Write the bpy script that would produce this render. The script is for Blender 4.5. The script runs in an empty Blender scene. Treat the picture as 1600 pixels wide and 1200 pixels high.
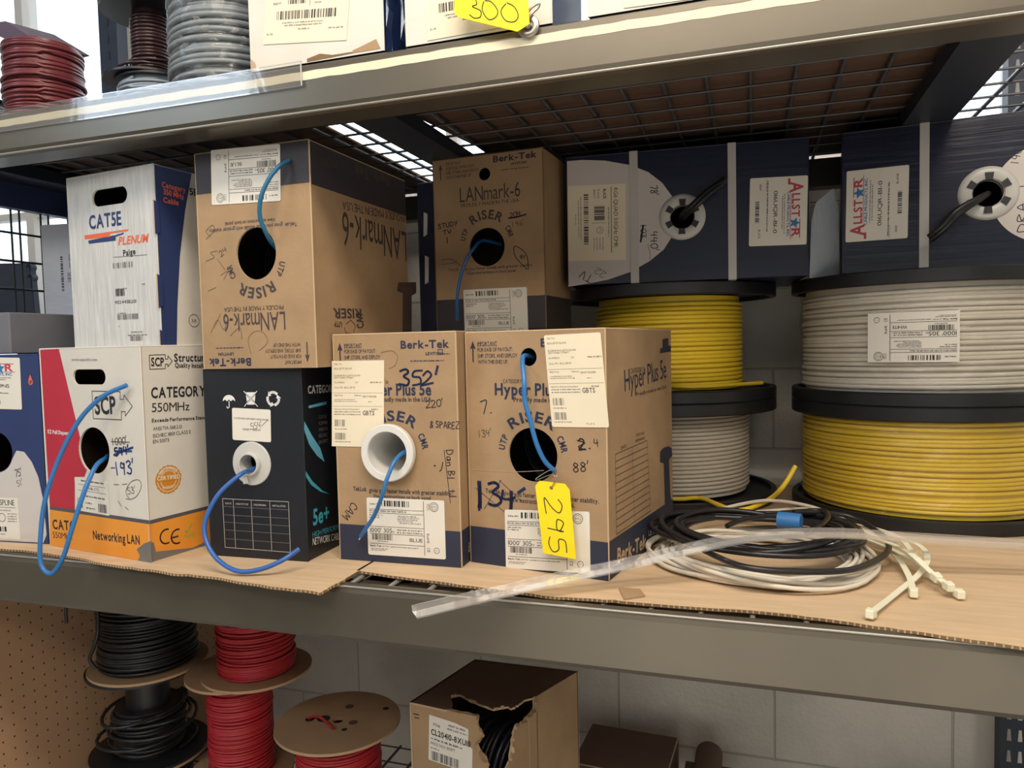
import bpy, math, random
from mathutils import Vector, Matrix
from mathutils.geometry import tessellate_polygon
R_ = random.Random(7)
PI = math.pi
scene = bpy.context.scene
COL = scene.collection

# ------------------------------------------------------------------ camera
F = 1150.0                                     # focal length in pixels of the 1600 px wide frame
def _basis():
    Y = Vector((1176-800, -(531-600), -F)).normalized()
    X = -Vector((-2610-800, -(617-600), -F)).normalized()
    X = (X - X.dot(Y)*Y).normalized()
    Z = X.cross(Y)
    return Matrix((X, Y, Z))                   # camera vector -> world vector
RM = _basis()
CAM = Vector((0, 0, .36))
cd = bpy.data.cameras.new('camera'); cam = bpy.data.objects.new('camera', cd); COL.objects.link(cam)
cam.matrix_world = Matrix.Translation(CAM) @ RM.to_4x4()
cd.sensor_width = 36; cd.lens = F/1600*36; cd.clip_start = .02; cd.clip_end = 60
scene.camera = cam
# ------------------------------------------------------------------ light
scene.view_settings.view_transform = 'Standard'; scene.view_settings.look = 'None'
scene.view_settings.exposure = 0.12; scene.view_settings.gamma = 1
w = bpy.data.worlds.new('daylight'); scene.world = w; w.use_nodes = True
bg = w.node_tree.nodes['Background']; bg.inputs[0].default_value = (.80, .92, 1.0, 1); bg.inputs[1].default_value = 2.6
def area(name, loc, size, energy, color, target):
    l = bpy.data.lights.new(name, 'AREA'); l.shape = 'RECTANGLE'; l.size, l.size_y = size; l.energy = energy; l.color = color
    o = bpy.data.objects.new(name, l); COL.objects.link(o); o.location = loc
    o.rotation_euler = (Vector(target)-Vector(loc)).to_track_quat('-Z', 'Y').to_euler()
    return o
WARM = (1.0, .87, .72)
area('ceiling_and_fill_light', (.1, .0, 2.0), (1.6, .35), 40, WARM, (-.1, 1.2, .2))
area('ceiling_and_fill_light', (-.3, -1.7, 2.0), (2.4, .5), 27, WARM, (-.2, 1.3, .1))
area('ceiling_and_fill_light', (1.6, -.9, 1.7), (.5, 1.2), 11, WARM, (0, 1.3, .1))
area('ceiling_and_fill_light', (-2.6, -.9, 1.9), (.8, 1.2), 20, (.66, .82, 1.0), (-1.2, 1.1, .4))  # cool fill added for the bluish sheen at left, not a ceiling fitting
area('floor_bounce', (.3, -1.1, -.95), (2.6, .7), 12, (1.0, .91, .78), (0, 2.0, -.40))  # added lamp near the floor standing in for bounced light on the lower wall
area('front_fill', (.8, -2.6, .5), (3.0, 1.0), 5, (.92, .95, 1.0), (0, 1.3, .2))  # added frontal fill to reach the back of the shelves, no window there

# ------------------------------------------------------------------ projection helpers (photo pixel -> point in the place)
def ray(px, py): return RM @ Vector((px-800, -(py-600), -F))
def pY(px, py, Y): d = ray(px, py); return CAM + d*((Y-CAM.y)/d.y)
def pZ(px, py, Z): d = ray(px, py); return CAM + d*((Z-CAM.z)/d.z)
def pX(px, py, X): d = ray(px, py); return CAM + d*((X-CAM.x)/d.x)

# ------------------------------------------------------------------ materials
MATS = {}
def mat(name, col, rough=.6, metal=0, var=0, vscale=8, bump=0, bscale=60, bstretch=(1, 1, 1), spec=.5, wave=None, coat=0):
    if name in MATS: return MATS[name]
    m = bpy.data.materials.new(name); m.use_nodes = True; nt = m.node_tree; b = nt.nodes['Principled BSDF']
    b.inputs['Base Color'].default_value = (*col, 1); b.inputs['Roughness'].default_value = rough
    b.inputs['Metallic'].default_value = metal; b.inputs['Specular IOR Level'].default_value = spec
    if coat: b.inputs['Coat Weight'].default_value = coat; b.inputs['Coat Roughness'].default_value = .15
    tc = nt.nodes.new('ShaderNodeTexCoord')
    if var:
        n = nt.nodes.new('ShaderNodeTexNoise'); n.inputs['Scale'].default_value = vscale; n.inputs['Detail'].default_value = 6
        mp = nt.nodes.new('ShaderNodeMapping'); mp.inputs['Scale'].default_value = bstretch
        nt.links.new(tc.outputs['Object'], mp.inputs[0]); nt.links.new(mp.outputs[0], n.inputs[0])
        r = nt.nodes.new('ShaderNodeMapRange'); r.inputs[1].default_value = .3; r.inputs[2].default_value = .7
        r.inputs[3].default_value = 1-var; r.inputs[4].default_value = 1+var
        nt.links.new(n.outputs[0], r.inputs[0])
        mx = nt.nodes.new('ShaderNodeVectorMath'); mx.operation = 'SCALE'; mx.inputs[0].default_value = col
        nt.links.new(r.outputs[0], mx.inputs['Scale']); nt.links.new(mx.outputs[0], b.inputs['Base Color'])
    hgt = None
    if bump:
        n = nt.nodes.new('ShaderNodeTexNoise'); n.inputs['Scale'].default_value = bscale; n.inputs['Detail'].default_value = 4
        mp = nt.nodes.new('ShaderNodeMapping'); mp.inputs['Scale'].default_value = bstretch
        nt.links.new(tc.outputs['Object'], mp.inputs[0]); nt.links.new(mp.outputs[0], n.inputs[0]); hgt = n.outputs[0]
        bp = nt.nodes.new('ShaderNodeBump'); bp.inputs['Strength'].default_value = bump; bp.inputs['Distance'].default_value = .004
        nt.links.new(hgt, bp.inputs['Height']); nt.links.new(bp.outputs[0], b.inputs['Normal'])
    MATS[name] = m; return m
def film(name, col, amount, rough=.12, bscale=25, bstretch=(1, 1, 1), diff=.1, bs=.9, fr=.5):
    m = bpy.data.materials.new(name); m.use_nodes = True; nt = m.node_tree; nt.nodes.clear()
    out = nt.nodes.new('ShaderNodeOutputMaterial'); tr = nt.nodes.new('ShaderNodeBsdfTransparent'); gl = nt.nodes.new('ShaderNodeBsdfGlossy')
    df = nt.nodes.new('ShaderNodeBsdfDiffuse'); df.inputs[0].default_value = (*col, 1); gl.inputs[0].default_value = (1, 1, 1, 1)
    gl.inputs['Roughness'].default_value = rough; tr.inputs[0].default_value = (.99, .99, .99, 1)
    tc = nt.nodes.new('ShaderNodeTexCoord'); mp = nt.nodes.new('ShaderNodeMapping'); mp.inputs['Scale'].default_value = bstretch
    n = nt.nodes.new('ShaderNodeTexNoise'); n.inputs['Scale'].default_value = bscale; n.inputs['Detail'].default_value = 8; n.inputs['Distortion'].default_value = 1.5
    nt.links.new(tc.outputs['Object'], mp.inputs[0]); nt.links.new(mp.outputs[0], n.inputs[0])
    bp = nt.nodes.new('ShaderNodeBump'); bp.inputs['Strength'].default_value = bs; bp.inputs['Distance'].default_value = .01
    nt.links.new(n.outputs[0], bp.inputs['Height']); nt.links.new(bp.outputs[0], gl.inputs['Normal'])
    lw = nt.nodes.new('ShaderNodeLayerWeight'); lw.inputs[0].default_value = .35; nt.links.new(bp.outputs[0], lw.inputs['Normal'])
    ma = nt.nodes.new('ShaderNodeMath'); ma.operation = 'MULTIPLY_ADD'; ma.inputs[1].default_value = fr; ma.inputs[2].default_value = amount
    nt.links.new(lw.outputs['Fresnel'], ma.inputs[0])
    m1 = nt.nodes.new('ShaderNodeMixShader'); m1.inputs[0].default_value = diff; nt.links.new(tr.outputs[0], m1.inputs[1]); nt.links.new(df.outputs[0], m1.inputs[2])
    m2 = nt.nodes.new('ShaderNodeMixShader'); nt.links.new(ma.outputs[0], m2.inputs[0]); nt.links.new(m1.outputs[0], m2.inputs[1]); nt.links.new(gl.outputs[0], m2.inputs[2])
    nt.links.new(m2.outputs[0], out.inputs[0]); MATS[name] = m; return m

KRAFT = mat('kraft', (.355, .235, .13), .75, var=.10, vscale=14, bump=.12, bscale=120)
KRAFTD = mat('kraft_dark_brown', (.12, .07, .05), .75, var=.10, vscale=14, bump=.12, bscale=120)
KRAFTP = mat('kraft_pale', (.58, .42, .265), .8, var=.10, vscale=9, bump=.15, bscale=160, bstretch=(1, 8, 1))
KEDGE = mat('kraft_edge', (.50, .36, .22), .85)
CORE = mat('corrugated_core', (.20, .125, .06), .9)
INNER = mat('carton_inside', (.075, .05, .035), .9)  # cardboard darkened so the shade inside the cartons is in its colour
NAVY = mat('navy_ink', (.022, .027, .056), .6, var=.08, bump=.06)
NAVYB = mat('navy_box', (.007, .011, .034), .38, var=.15, vscale=5, bump=.10, bscale=22, bstretch=(.25, 1, 4))
ABLUE = mat('blue_box', (.022, .04, .135), .55, var=.06, bump=.1)
BLACKB = mat('black_box', (.010, .012, .018), .45, var=.2, vscale=6, bump=.35, bscale=18)
WHITEB = mat('white_box', (.66, .63, .57), .65, var=.05, vscale=10, bump=.08, bscale=70)
WHITEC = mat('white_box_fluted', (.55, .56, .56), .65, var=.12, vscale=16, bump=.35, bscale=30, bstretch=(9, 9, .8))
WSHEET = mat('white_print', (.58, .54, .52), .6, var=.03)
LABEL = mat('label_paper', (.74, .71, .64), .5, var=.02)
LABELC = mat('label_cream', (.78, .70, .53), .5, var=.03)
INK = mat('ink_black', (.018, .018, .024), .6)
INKG = mat('ink_grey', (.16, .15, .15), .7)
INKB = mat('ink_navy', (.020, .026, .062), .6)
INKW = mat('ink_brown_black', (.055, .042, .045), .65)
PEN = mat('marker_black', (.015, .015, .03), .5)
PENG = mat('pencil_grey', (.13, .105, .085), .8)
PENB = mat('marker_blue', (.02, .055, .22), .5)
PENN = mat('marker_navy', (.012, .022, .075), .5)
WHITEI = mat('ink_white', (.75, .75, .74), .6)
TEAL = mat('ink_teal', (.06, .42, .55), .5)
TEALL = mat('ink_teal_light', (.14, .48, .66), .5)
CRIM = mat('crimson', (.48, .022, .048), .55, var=.05)
ORNG = mat('orange', (.78, .30, .035), .55, var=.05)
ORNR = mat('orange_red', (.72, .13, .05), .6)
GOLD = mat('seal_orange', (.60, .24, .03), .5)
BARGR = mat('dark_grey_bar', (.085, .085, .095), .6)
STARB = mat('star_blue', (.03, .18, .45), .6)
LRED = mat('logo_red', (.48, .06, .09), .6)
GREEN = mat('ink_green', (.10, .45, .05), .6)
STEEL = mat('painted_steel', (.128, .113, .088), .34, metal=.55, var=.10, vscale=4, bump=.05, bscale=30, coat=.15)
STEELD = mat('dark_steel', (.022, .03, .05), .5, metal=.3, var=.1)
DUCT = mat('grey_enamel', (.20, .20, .23), .35, metal=.2)
RODS = mat('rod_grey', (.36, .35, .33), .4, metal=.4)
WIRE = mat('grid_wire', (.11, .115, .13), .4, metal=.5)
GRIDB = mat('black_grid', (.012, .018, .02), .5)
ZINC = mat('zinc', (.45, .43, .40), .3, metal=.9)
TAPE = mat('masking_tape', (.74, .68, .50), .6, var=.05, vscale=20)
PLW = mat('white_plastic', (.72, .71, .68), .35)
PLT = mat('milky_plastic', (.55, .55, .53), .3)
PLB = mat('black_plastic', (.013, .014, .017), .38, var=.2)
BLUEC = mat('cable_blue', (.028, .17, .46), .35)
BLUED = mat('cable_blue_dark', (.012, .10, .33), .35)
YELC = mat('cable_yellow', (.86, .62, .04), .38, var=.04)
WHTC = mat('cable_white', (.66, .61, .52), .38, var=.04)
BLKC = mat('cable_black', (.014, .014, .017), .35)
REDC = mat('cable_red', (.42, .022, .032), .42, var=.08)
MARC = mat('cable_maroon', (.14, .028, .035), .3, var=.15)
DKBC = mat('cable_dark_brown', (.045, .022, .024), .25)
GRYC = mat('cable_grey', (.20, .23, .25), .25, var=.12, vscale=30)
SILC = mat('wire_silver', (.30, .36, .42), .3)
WOODB = mat('fibreboard', (.33, .21, .12), .7, var=.10, vscale=12, bump=.1)
WOODE = mat('fibreboard_edge', (.42, .28, .16), .8)
TAG = mat('tag_yellow', (.92, .72, .01), .5)
STRAP = mat('strap_white', (.52, .50, .48), .45)
TIE = mat('nylon', (.80, .79, .62), .4)
BTAPE = mat('tape_blue', (.03, .16, .42), .5)
DUCTT = mat('duct_tape', (.22, .22, .22), .35, metal=.4, bump=.3, bscale=40)
CEM = mat('grey_foil', (.55, .62, .68), .4, bump=.6, bscale=30, bstretch=(6, 6, 1))
FILM = film('stretch_film', (.8, .8, .78), .045, .10, 16, (1, 1, 2.2), .015, 1.0, .20)
CLEAR = film('clear_plastic', (.75, .75, .76), .06, .08, 10, (1, 1, 1), .12, .10, .6)
CLEARL = film('clear_label_holder', (.8, .8, .8), .03, .06, 4, (1, 1, 1), .05, .1, .3)
GLASS = film('window_glass', (.8, .9, 1), .02, .03, .5, (1, 1, 1), .02)
# painted block wall: brick texture for joints
def block_wall():
    m = bpy.data.materials.new('painted_block'); m.use_nodes = True; nt = m.node_tree; b = nt.nodes['Principled BSDF']
    tc = nt.nodes.new('ShaderNodeTexCoord'); mp = nt.nodes.new('ShaderNodeMapping'); mp.inputs['Rotation'].default_value = (-PI/2, 0, 0)
    mp.inputs['Location'].default_value = (.146, .0, 0)
    nt.links.new(tc.outputs['Object'], mp.inputs[0])
    br = nt.nodes.new('ShaderNodeTexBrick'); br.inputs['Scale'].default_value = 1; br.inputs['Mortar Size'].default_value = .0035
    br.inputs['Brick Width'].default_value = .41; br.inputs['Row Height'].default_value = .205; br.inputs['Mortar Smooth'].default_value = .6
    br.inputs['Color1'].default_value = br.inputs['Color2'].default_value = (.68, .65, .60, 1); br.inputs['Mortar'].default_value = (.52, .49, .45, 1)
    nt.links.new(mp.outputs[0], br.inputs[0])
    n = nt.nodes.new('ShaderNodeTexNoise'); n.inputs['Scale'].default_value = 3.5; n.inputs['Detail'].default_value = 5; nt.links.new(tc.outputs['Object'], n.inputs[0])
    r = nt.nodes.new('ShaderNodeMapRange'); r.inputs[1].default_value = .35; r.inputs[2].default_value = .7; r.inputs[3].default_value = .78; r.inputs[4].default_value = 1.08
    nt.links.new(n.outputs[0], r.inputs[0])
    mx = nt.nodes.new('ShaderNodeVectorMath'); mx.operation = 'SCALE'; nt.links.new(br.outputs[0], mx.inputs[0]); nt.links.new(r.outputs[0], mx.inputs['Scale'])
    nt.links.new(mx.outputs[0], b.inputs['Base Color']); b.inputs['Roughness'].default_value = .45
    n2 = nt.nodes.new('ShaderNodeTexNoise'); n2.inputs['Scale'].default_value = 90; nt.links.new(tc.outputs['Object'], n2.inputs[0])
    ad = nt.nodes.new('ShaderNodeMath'); ad.operation = 'MULTIPLY_ADD'; ad.inputs[1].default_value = -2.5
    nt.links.new(br.outputs['Fac'], ad.inputs[0]); nt.links.new(n2.outputs[0], ad.inputs[2])
    bp = nt.nodes.new('ShaderNodeBump'); bp.inputs['Strength'].default_value = .6; bp.inputs['Distance'].default_value = .003
    nt.links.new(ad.outputs[0], bp.inputs['Height']); nt.links.new(bp.outputs[0], b.inputs['Normal'])
    return m
BLOCK = block_wall()
CONC = mat('concrete', (.46, .44, .41), .7, var=.1)
PAINT = mat('wall_paint', (.55, .54, .50), .7)
OUTW = mat('outdoor_wall', (.85, .86, .86), .8)
BEIGE = mat('beige_panel', (.48, .44, .34), .6)

# ------------------------------------------------------------------ mesh builder
class MB:
    def __init__(s): s.v = []; s.f = []; s.mi = []; s.sm = []; s.mats = []
    def m(s, m):
        if m not in s.mats: s.mats.append(m)
        return s.mats.index(m)
    def add(s, vs, fs, m, smooth=False):
        o = len(s.v); i = s.m(m); s.v += [Vector(x) for x in vs]
        for f in fs: s.f.append([o+k for k in f]); s.mi.append(i); s.sm.append(smooth)
        return s
    def quad(s, a, b, c, d, m): return s.add([a, b, c, d], [(0, 1, 2, 3)], m)
    def box(s, lo, hi, m, bevel=0):
        (x0, y0, z0), (x1, y1, z1) = lo, hi
        return s.hexa([(x0, y0, z0), (x1, y0, z0), (x1, y1, z0), (x0, y1, z0), (x0, y0, z1), (x1, y0, z1), (x1, y1, z1), (x0, y1, z1)], m)
    def hexa(s, p, m): return s.add(p, [(0, 3, 2, 1), (4, 5, 6, 7), (0, 1, 5, 4), (1, 2, 6, 5), (2, 3, 7, 6), (3, 0, 4, 7)], m)
    def tube(s, pts, r, m, n=8, closed=False, cap=True):
        pts = [Vector(p) for p in pts]; N = len(pts); rr = r if isinstance(r, list) else [r]*N
        T = []
        for i in range(N):
            a = pts[(i-1) % N] if (closed or i > 0) else pts[0]; b = pts[(i+1) % N] if (closed or i < N-1) else pts[-1]
            T.append((b-a).normalized())
        u = T[0].orthogonal().normalized(); vs = []
        for i in range(N):
            u = (u - T[i]*u.dot(T[i])).normalized(); v = T[i].cross(u)
            vs += [pts[i]+(u*math.cos(2*PI*k/n)+v*math.sin(2*PI*k/n))*rr[i] for k in range(n)]
        fs = []
        for i in range(N if closed else N-1):
            j = (i+1) % N
            fs += [(i*n+k, i*n+(k+1) % n, j*n+(k+1) % n, j*n+k) for k in range(n)]
        s.add(vs, fs, m, True)
        if cap and not closed: s.add(vs[:n], [tuple(range(n))], m); s.add(vs[-n:], [tuple(range(n))], m)
        return s
    def lathe(s, c, prof, m, n=64, smooth=True, closed=False, axis=None, ref=None):
        # prof: (radius, height) pairs about a vertical (or given) axis
        c = Vector(c); ax = Vector(axis or (0, 0, 1)).normalized(); u = Vector(ref).normalized() if ref else ax.orthogonal().normalized(); v = ax.cross(u)
        vs = []; P = len(prof)
        for r, h in prof:
            vs += [c+ax*h+(u*math.cos(2*PI*k/n)+v*math.sin(2*PI*k/n))*r for k in range(n)]
        fs = [(i*n+k, i*n+(k+1) % n, ((i+1) % P)*n+(k+1) % n, ((i+1) % P)*n+k) for i in range(P if closed else P-1) for k in range(n)]
        # flat faces per profile segment: split verts between segments when not smooth
        if smooth: s.add(vs, fs, m, True)
        else:
            for i in range(P if closed else P-1):
                a = vs[i*n:(i+1)*n]; b = vs[((i+1) % P)*n:((i+1) % P)*n+n]
                s.add(a+b, [(k, (k+1) % n, n+(k+1) % n, n+k) for k in range(n)], m, True)
        return s
    def sweep(s, pts, prof, m, up=(0, 0, 1), closedprof=True, smooth=False):
        pts = [Vector(p) for p in pts]; N = len(pts); n = len(prof); vs = []
        for i in range(N):
            t = (pts[min(i+1, N-1)]-pts[max(i-1, 0)]).normalized(); u = (up[i] if isinstance(up, list) else Vector(up)); u = Vector(u)
            sd = t.cross(u).normalized(); uu = sd.cross(t).normalized()
            vs += [pts[i]+sd*a+uu*b for a, b in prof]
        k_ = n if closedprof else n-1
        s.add(vs, [(i*n+k, i*n+(k+1) % n, (i+1)*n+(k+1) % n, (i+1)*n+k) for i in range(N-1) for k in range(k_)], m, smooth)
        if closedprof: s.add(vs[:n], [tuple(range(n))], m); s.add(vs[-n:], [tuple(range(n))], m)
        return s
    def slab(s, fr, outer, holes, t0, t1, m, medge=None, mback=None):
        """panel in frame coordinates between offsets t0 (back) and t1 (front), with holes"""
        loops = [list(outer)]+[list(h) for h in holes]; flat = [p for l in loops for p in l]
        tri = tessellate_polygon([[Vector((u, v, 0)) for u, v in l] for l in loops])
        s.add([fr.P(u, v, t1) for u, v in flat], tri, m)
        if t0 != t1:
            s.add([fr.P(u, v, t0) for u, v in flat], tri, mback or m)
            for l in loops:
                n = len(l); s.add([fr.P(u, v, t0) for u, v in l]+[fr.P(u, v, t1) for u, v in l], [(k, (k+1) % n, n+(k+1) % n, n+k) for k in range(n)], medge or m)
        return s
    def build(s, name, parent=None, origin=None, bevel=0, **props):
        if parent is not None:
            o = parent.location.copy(); q = parent.parent
            while q: o += q.location; q = q.parent
        elif origin is not None: o = Vector(origin)
        else:
            xs = [v.x for v in s.v]; ys = [v.y for v in s.v]; zs = [v.z for v in s.v]; o = Vector(((min(xs)+max(xs))/2, (min(ys)+max(ys))/2, min(zs)))
        me = bpy.data.meshes.new(name); me.from_pydata([v-o for v in s.v], [], s.f)
        for m in s.mats: me.materials.append(m)
        me.polygons.foreach_set('material_index', s.mi); me.polygons.foreach_set('use_smooth', s.sm); me.update()
        ob = bpy.data.objects.new(name, me); COL.objects.link(ob)
        if parent is not None: ob.parent = parent
        else: ob.location = o
        if bevel:
            b = ob.modifiers.new('bevel', 'BEVEL'); b.width = bevel; b.segments = 2; b.limit_method = 'ANGLE'
        for k, v in props.items(): ob[k] = v
        return ob
def thing(name, loc, label, category, group=None):
    o = bpy.data.objects.new(name, None); o.empty_display_size = .05; COL.objects.link(o); o.location = loc
    o['label'] = label; o['category'] = category
    if group: o['group'] = group
    return o
def spline(P, n=10):
    P = [Vector(p) for p in P]; out = []
    for i in range(len(P)-1):
        a = P[max(i-1, 0)]; b = P[i]; c = P[i+1]; d = P[min(i+2, len(P)-1)]
        for k in range(n):
            t = k/n; out.append(.5*((2*b)+(c-a)*t+(2*a-5*b+4*c-d)*t*t+(3*b-a-3*c+d)*t**3))
    out.append(P[-1]); return out

# ------------------------------------------------------------------ frames on surfaces
class Frame:
    def __init__(s, O, U, V):
        s.O = Vector(O); s.U = Vector(U).normalized(); s.V = Vector(V).normalized(); s.N = s.U.cross(s.V); s.curved = False
    def P(s, u, v, o=0): return s.O+s.U*u+s.V*v+s.N*o
    def uv(s, px, py):
        d = ray(px, py); t = (s.O-CAM).dot(s.N)/d.dot(s.N); q = CAM+d*t-s.O; return q.dot(s.U), q.dot(s.V)
class Sub:                                     # a frame lying in another frame
    def __init__(s, par, o, ax, ay=None, off=0):
        l = math.hypot(*ax); s.par = par; s.o = o; s.ax = (ax[0]/l, ax[1]/l); s.off = off
        if ay is None: ay = (-s.ax[1], s.ax[0])
        l = math.hypot(*ay); s.ay = (ay[0]/l, ay[1]/l); s.curved = par.curved
    def P(s, u, v, o=0): return s.par.P(s.o[0]+s.ax[0]*u+s.ay[0]*v, s.o[1]+s.ax[1]*u+s.ay[1]*v, s.off+o)
    def uv(s, px, py):
        a, b = s.par.uv(px, py); a -= s.o[0]; b -= s.o[1]; D = s.ax[0]*s.ay[1]-s.ax[1]*s.ay[0]
        return (a*s.ay[1]-b*s.ay[0])/D, (s.ax[0]*b-s.ax[1]*a)/D
class Cyl:                                     # u runs round a vertical cylinder
    def __init__(s, c, r, a0): s.c = Vector(c); s.r = r; s.a0 = a0; s.curved = True
    def P(s, u, v, o=0):
        a = s.a0+u/s.r; return s.c+Vector(((s.r+o)*math.cos(a), (s.r+o)*math.sin(a), v))
def subpx(fr, bl, br, tl, off=.0006):          # label sheet from three photo corners
    a = fr.uv(*bl); b = fr.uv(*br); c = fr.uv(*tl)
    return Sub(fr, a, (b[0]-a[0], b[1]-a[1]), (c[0]-a[0], c[1]-a[1]), off), math.dist(a, b), math.dist(a, c)

# ------------------------------------------------------------------ lettering
CH = "ABCDEFGHIJKLMNOPQRSTUVWXYZabcdefghijklmnopqrstuvwxyz0123456789.,:;'-/&()+#"
GL = {}
def _glyphs():
    obs = []
    for bold in (0, 1):
        for c in CH:
            cu = bpy.data.curves.new('g', 'FONT'); cu.body = c; cu.size = 1; cu.offset = .028 if bold else 0; cu.resolution_u = 3
            o = bpy.data.objects.new('g', cu); COL.objects.link(o); obs.append((bold, c, o))
    dg = bpy.context.evaluated_depsgraph_get()
    for bold, c, o in obs:
        me = bpy.data.meshes.new_from_object(o.evaluated_get(dg)); vs = [(v.co.x, v.co.y) for v in me.vertices]; fs = [tuple(p.vertices) for p in me.polygons]
        x0 = min(v[0] for v in vs); x1 = max(v[0] for v in vs); GL[bold, c] = ([(x-x0, y) for x, y in vs], fs, x1-x0); bpy.data.meshes.remove(me)
    for _, _, o in obs:
        cu = o.data; bpy.data.objects.remove(o); bpy.data.curves.remove(cu)
_glyphs()
CAP = max(v[1] for v in GL[0, 'H'][0])
def layout(t, bold=0):
    x = 0; out = []
    for c in t:
        if c == ' ': x += .24; continue
        g = GL[bold, c]; out.append((g, x)); x += g[2]+.072
    return out, max(x-.072, .01)
def ltext(mb, fr, t, x, y, w, h, m, bold=0, off=.0004, slant=0, condense=1):
    gl, W = layout(t, bold); sy = h/CAP; sx = w/W if w else sy*condense
    for (vs, fs, _), x0 in gl:
        mb.add([fr.P(x+(x0+vx)*sx+slant*vy*sy, y+vy*sy, off) for vx, vy in vs], fs, m)
    return W*sx
def perp(fr, a, bl, br, hpx):
    dx, dy = br[0]-bl[0], br[1]-bl[1]; l = math.hypot(dx, dy); q = fr.uv(bl[0]+dy/l*hpx, bl[1]-dx/l*hpx); return q[0]-a[0], q[1]-a[1]
def text(mb, fr, t, bl, br, hpx, m, bold=0, off=.0004, slant=0):
    a = fr.uv(*bl); b = fr.uv(*br); d = (b[0]-a[0], b[1]-a[1]); L = math.hypot(*d); p = perp(fr, a, bl, br, hpx)
    n = (-d[1]/L, d[0]/L); s = p[0]*n[0]+p[1]*n[1]
    ltext(mb, Sub(fr, a, d, (n[0]*(1 if s > 0 else -1), n[1]*(1 if s > 0 else -1))), t, 0, 0, L, abs(s), m, bold, off, slant)
def arctext(mb, fr, t, cx, cy, r, a0, a1, h, m, bold=1, off=.0004):
    """letters on an arc; a0 -> a1 in degrees measured from the up direction, clockwise positive"""
    gl, W = layout(t, bold)
    for (vs, fs, gw), x0 in gl:
        a = math.radians(a0+(a1-a0)*(x0+gw/2)/W); sc = h/CAP; dsc = math.radians(a1-a0)*r/W
        s_ = Sub(fr, (cx+r*math.sin(a), cy+r*math.cos(a)), (math.cos(a), -math.sin(a)))
        mb.add([s_.P((vx-gw/2)*dsc, vy*sc, off) for vx, vy in vs], fs, m)
def lrect(mb, fr, x0, y0, x1, y1, m, off=.0004):
    n = max(1, int(abs(x1-x0)/.01)) if fr.curved else 1
    for i in range(n):
        a = x0+(x1-x0)*i/n; b = x0+(x1-x0)*(i+1)/n
        mb.add([fr.P(a, y0, off), fr.P(b, y0, off), fr.P(b, y1, off), fr.P(a, y1, off)], [(0, 1, 2, 3)], m)
def lbar(mb, fr, x, y, w, h, m=None, seed=1, n=26, off=.0004, vert=False):
    r = random.Random(seed); e = [0]
    for i in range(2*n): e.append(e[-1]+r.choice((1, 1, 2, 3)))
    L = w if not vert else h; k = L/e[-1]
    for i in range(0, 2*n, 2):
        a, b = e[i]*k, e[i+1]*k
        if vert: lrect(mb, fr, x, y+a, x+w, y+b, m or INK, off)
        else: lrect(mb, fr, x+a, y, x+b, y+h, m or INK, off)
def micro(mb, fr, x, y, w, h, m=None, seed=0, off=.0004):
    r = random.Random(seed*31+int(x*1e4)+int(y*1e4)); c = x
    while c < x+w-h*.3:                        # small print too fine to read: letter-sized ticks grouped into words
        for k in range(r.randint(2, 7)):
            ww = h*r.uniform(.3, .55)
            if c+ww > x+w: break
            lrect(mb, fr, c, y+(0 if r.random() < .8 else h*.25), c+ww, y+h*r.uniform(.65, 1), m or INKG, off); c += ww+h*.18
        c += h*.5
def lring(mb, fr, cx, cy, r, t, m, off=.0004, n=28, ry=None):
    ry = ry or r; vs = []
    for k in range(n):
        a = 2*PI*k/n; vs += [fr.P(cx+r*math.cos(a), cy+ry*math.sin(a), off), fr.P(cx+(r-t)*math.cos(a), cy+(ry-t)*math.sin(a), off)]
    mb.add(vs, [(2*k, (2*k+2) % (2*n), (2*k+3) % (2*n), 2*k+1) for k in range(n)], m)
def ldisc(mb, fr, cx, cy, r, m, off=.0004, n=28):
    mb.add([fr.P(cx+r*math.cos(2*PI*k/n), cy+r*math.sin(2*PI*k/n), off) for k in range(n)], [tuple(range(n))], m)
def lpoly(mb, fr, pts, m, off=.0003, holes=()):
    mb.slab(fr, pts, holes, off, off, m)
def lstroke(mb, fr, pts, w, m, off=.0004):
    for i in range(len(pts)-1):
        (a, b), (c, d) = pts[i], pts[i+1]; l = math.hypot(c-a, d-b) or 1e-6; nx, ny = -(d-b)/l*w/2, (c-a)/l*w/2
        ex, ey = (c-a)/l*w*.25, (d-b)/l*w*.25
        mb.add([fr.P(a-ex+nx, b-ey+ny, off), fr.P(c+ex+nx, d+ey+ny, off), fr.P(c+ex-nx, d+ey-ny, off), fr.P(a-ex-nx, b-ey-ny, off)], [(0, 1, 2, 3)], m)
def pstroke(mb, fr, pts, wpx, m, off=.0005, smooth=True):   # a pen stroke traced on the surface, points in photo pixels
    q = [fr.uv(*p) for p in pts]; a = fr.uv(*pts[0]); b = fr.uv(pts[0][0], pts[0][1]+10); w_ = math.dist(a, b)/10*wpx
    if smooth and len(q) > 2: q = [(p.x, p.y) for p in spline([(x, y, 0) for x, y in q], 5)]
    lstroke(mb, fr, q, w_, m, off)
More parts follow.
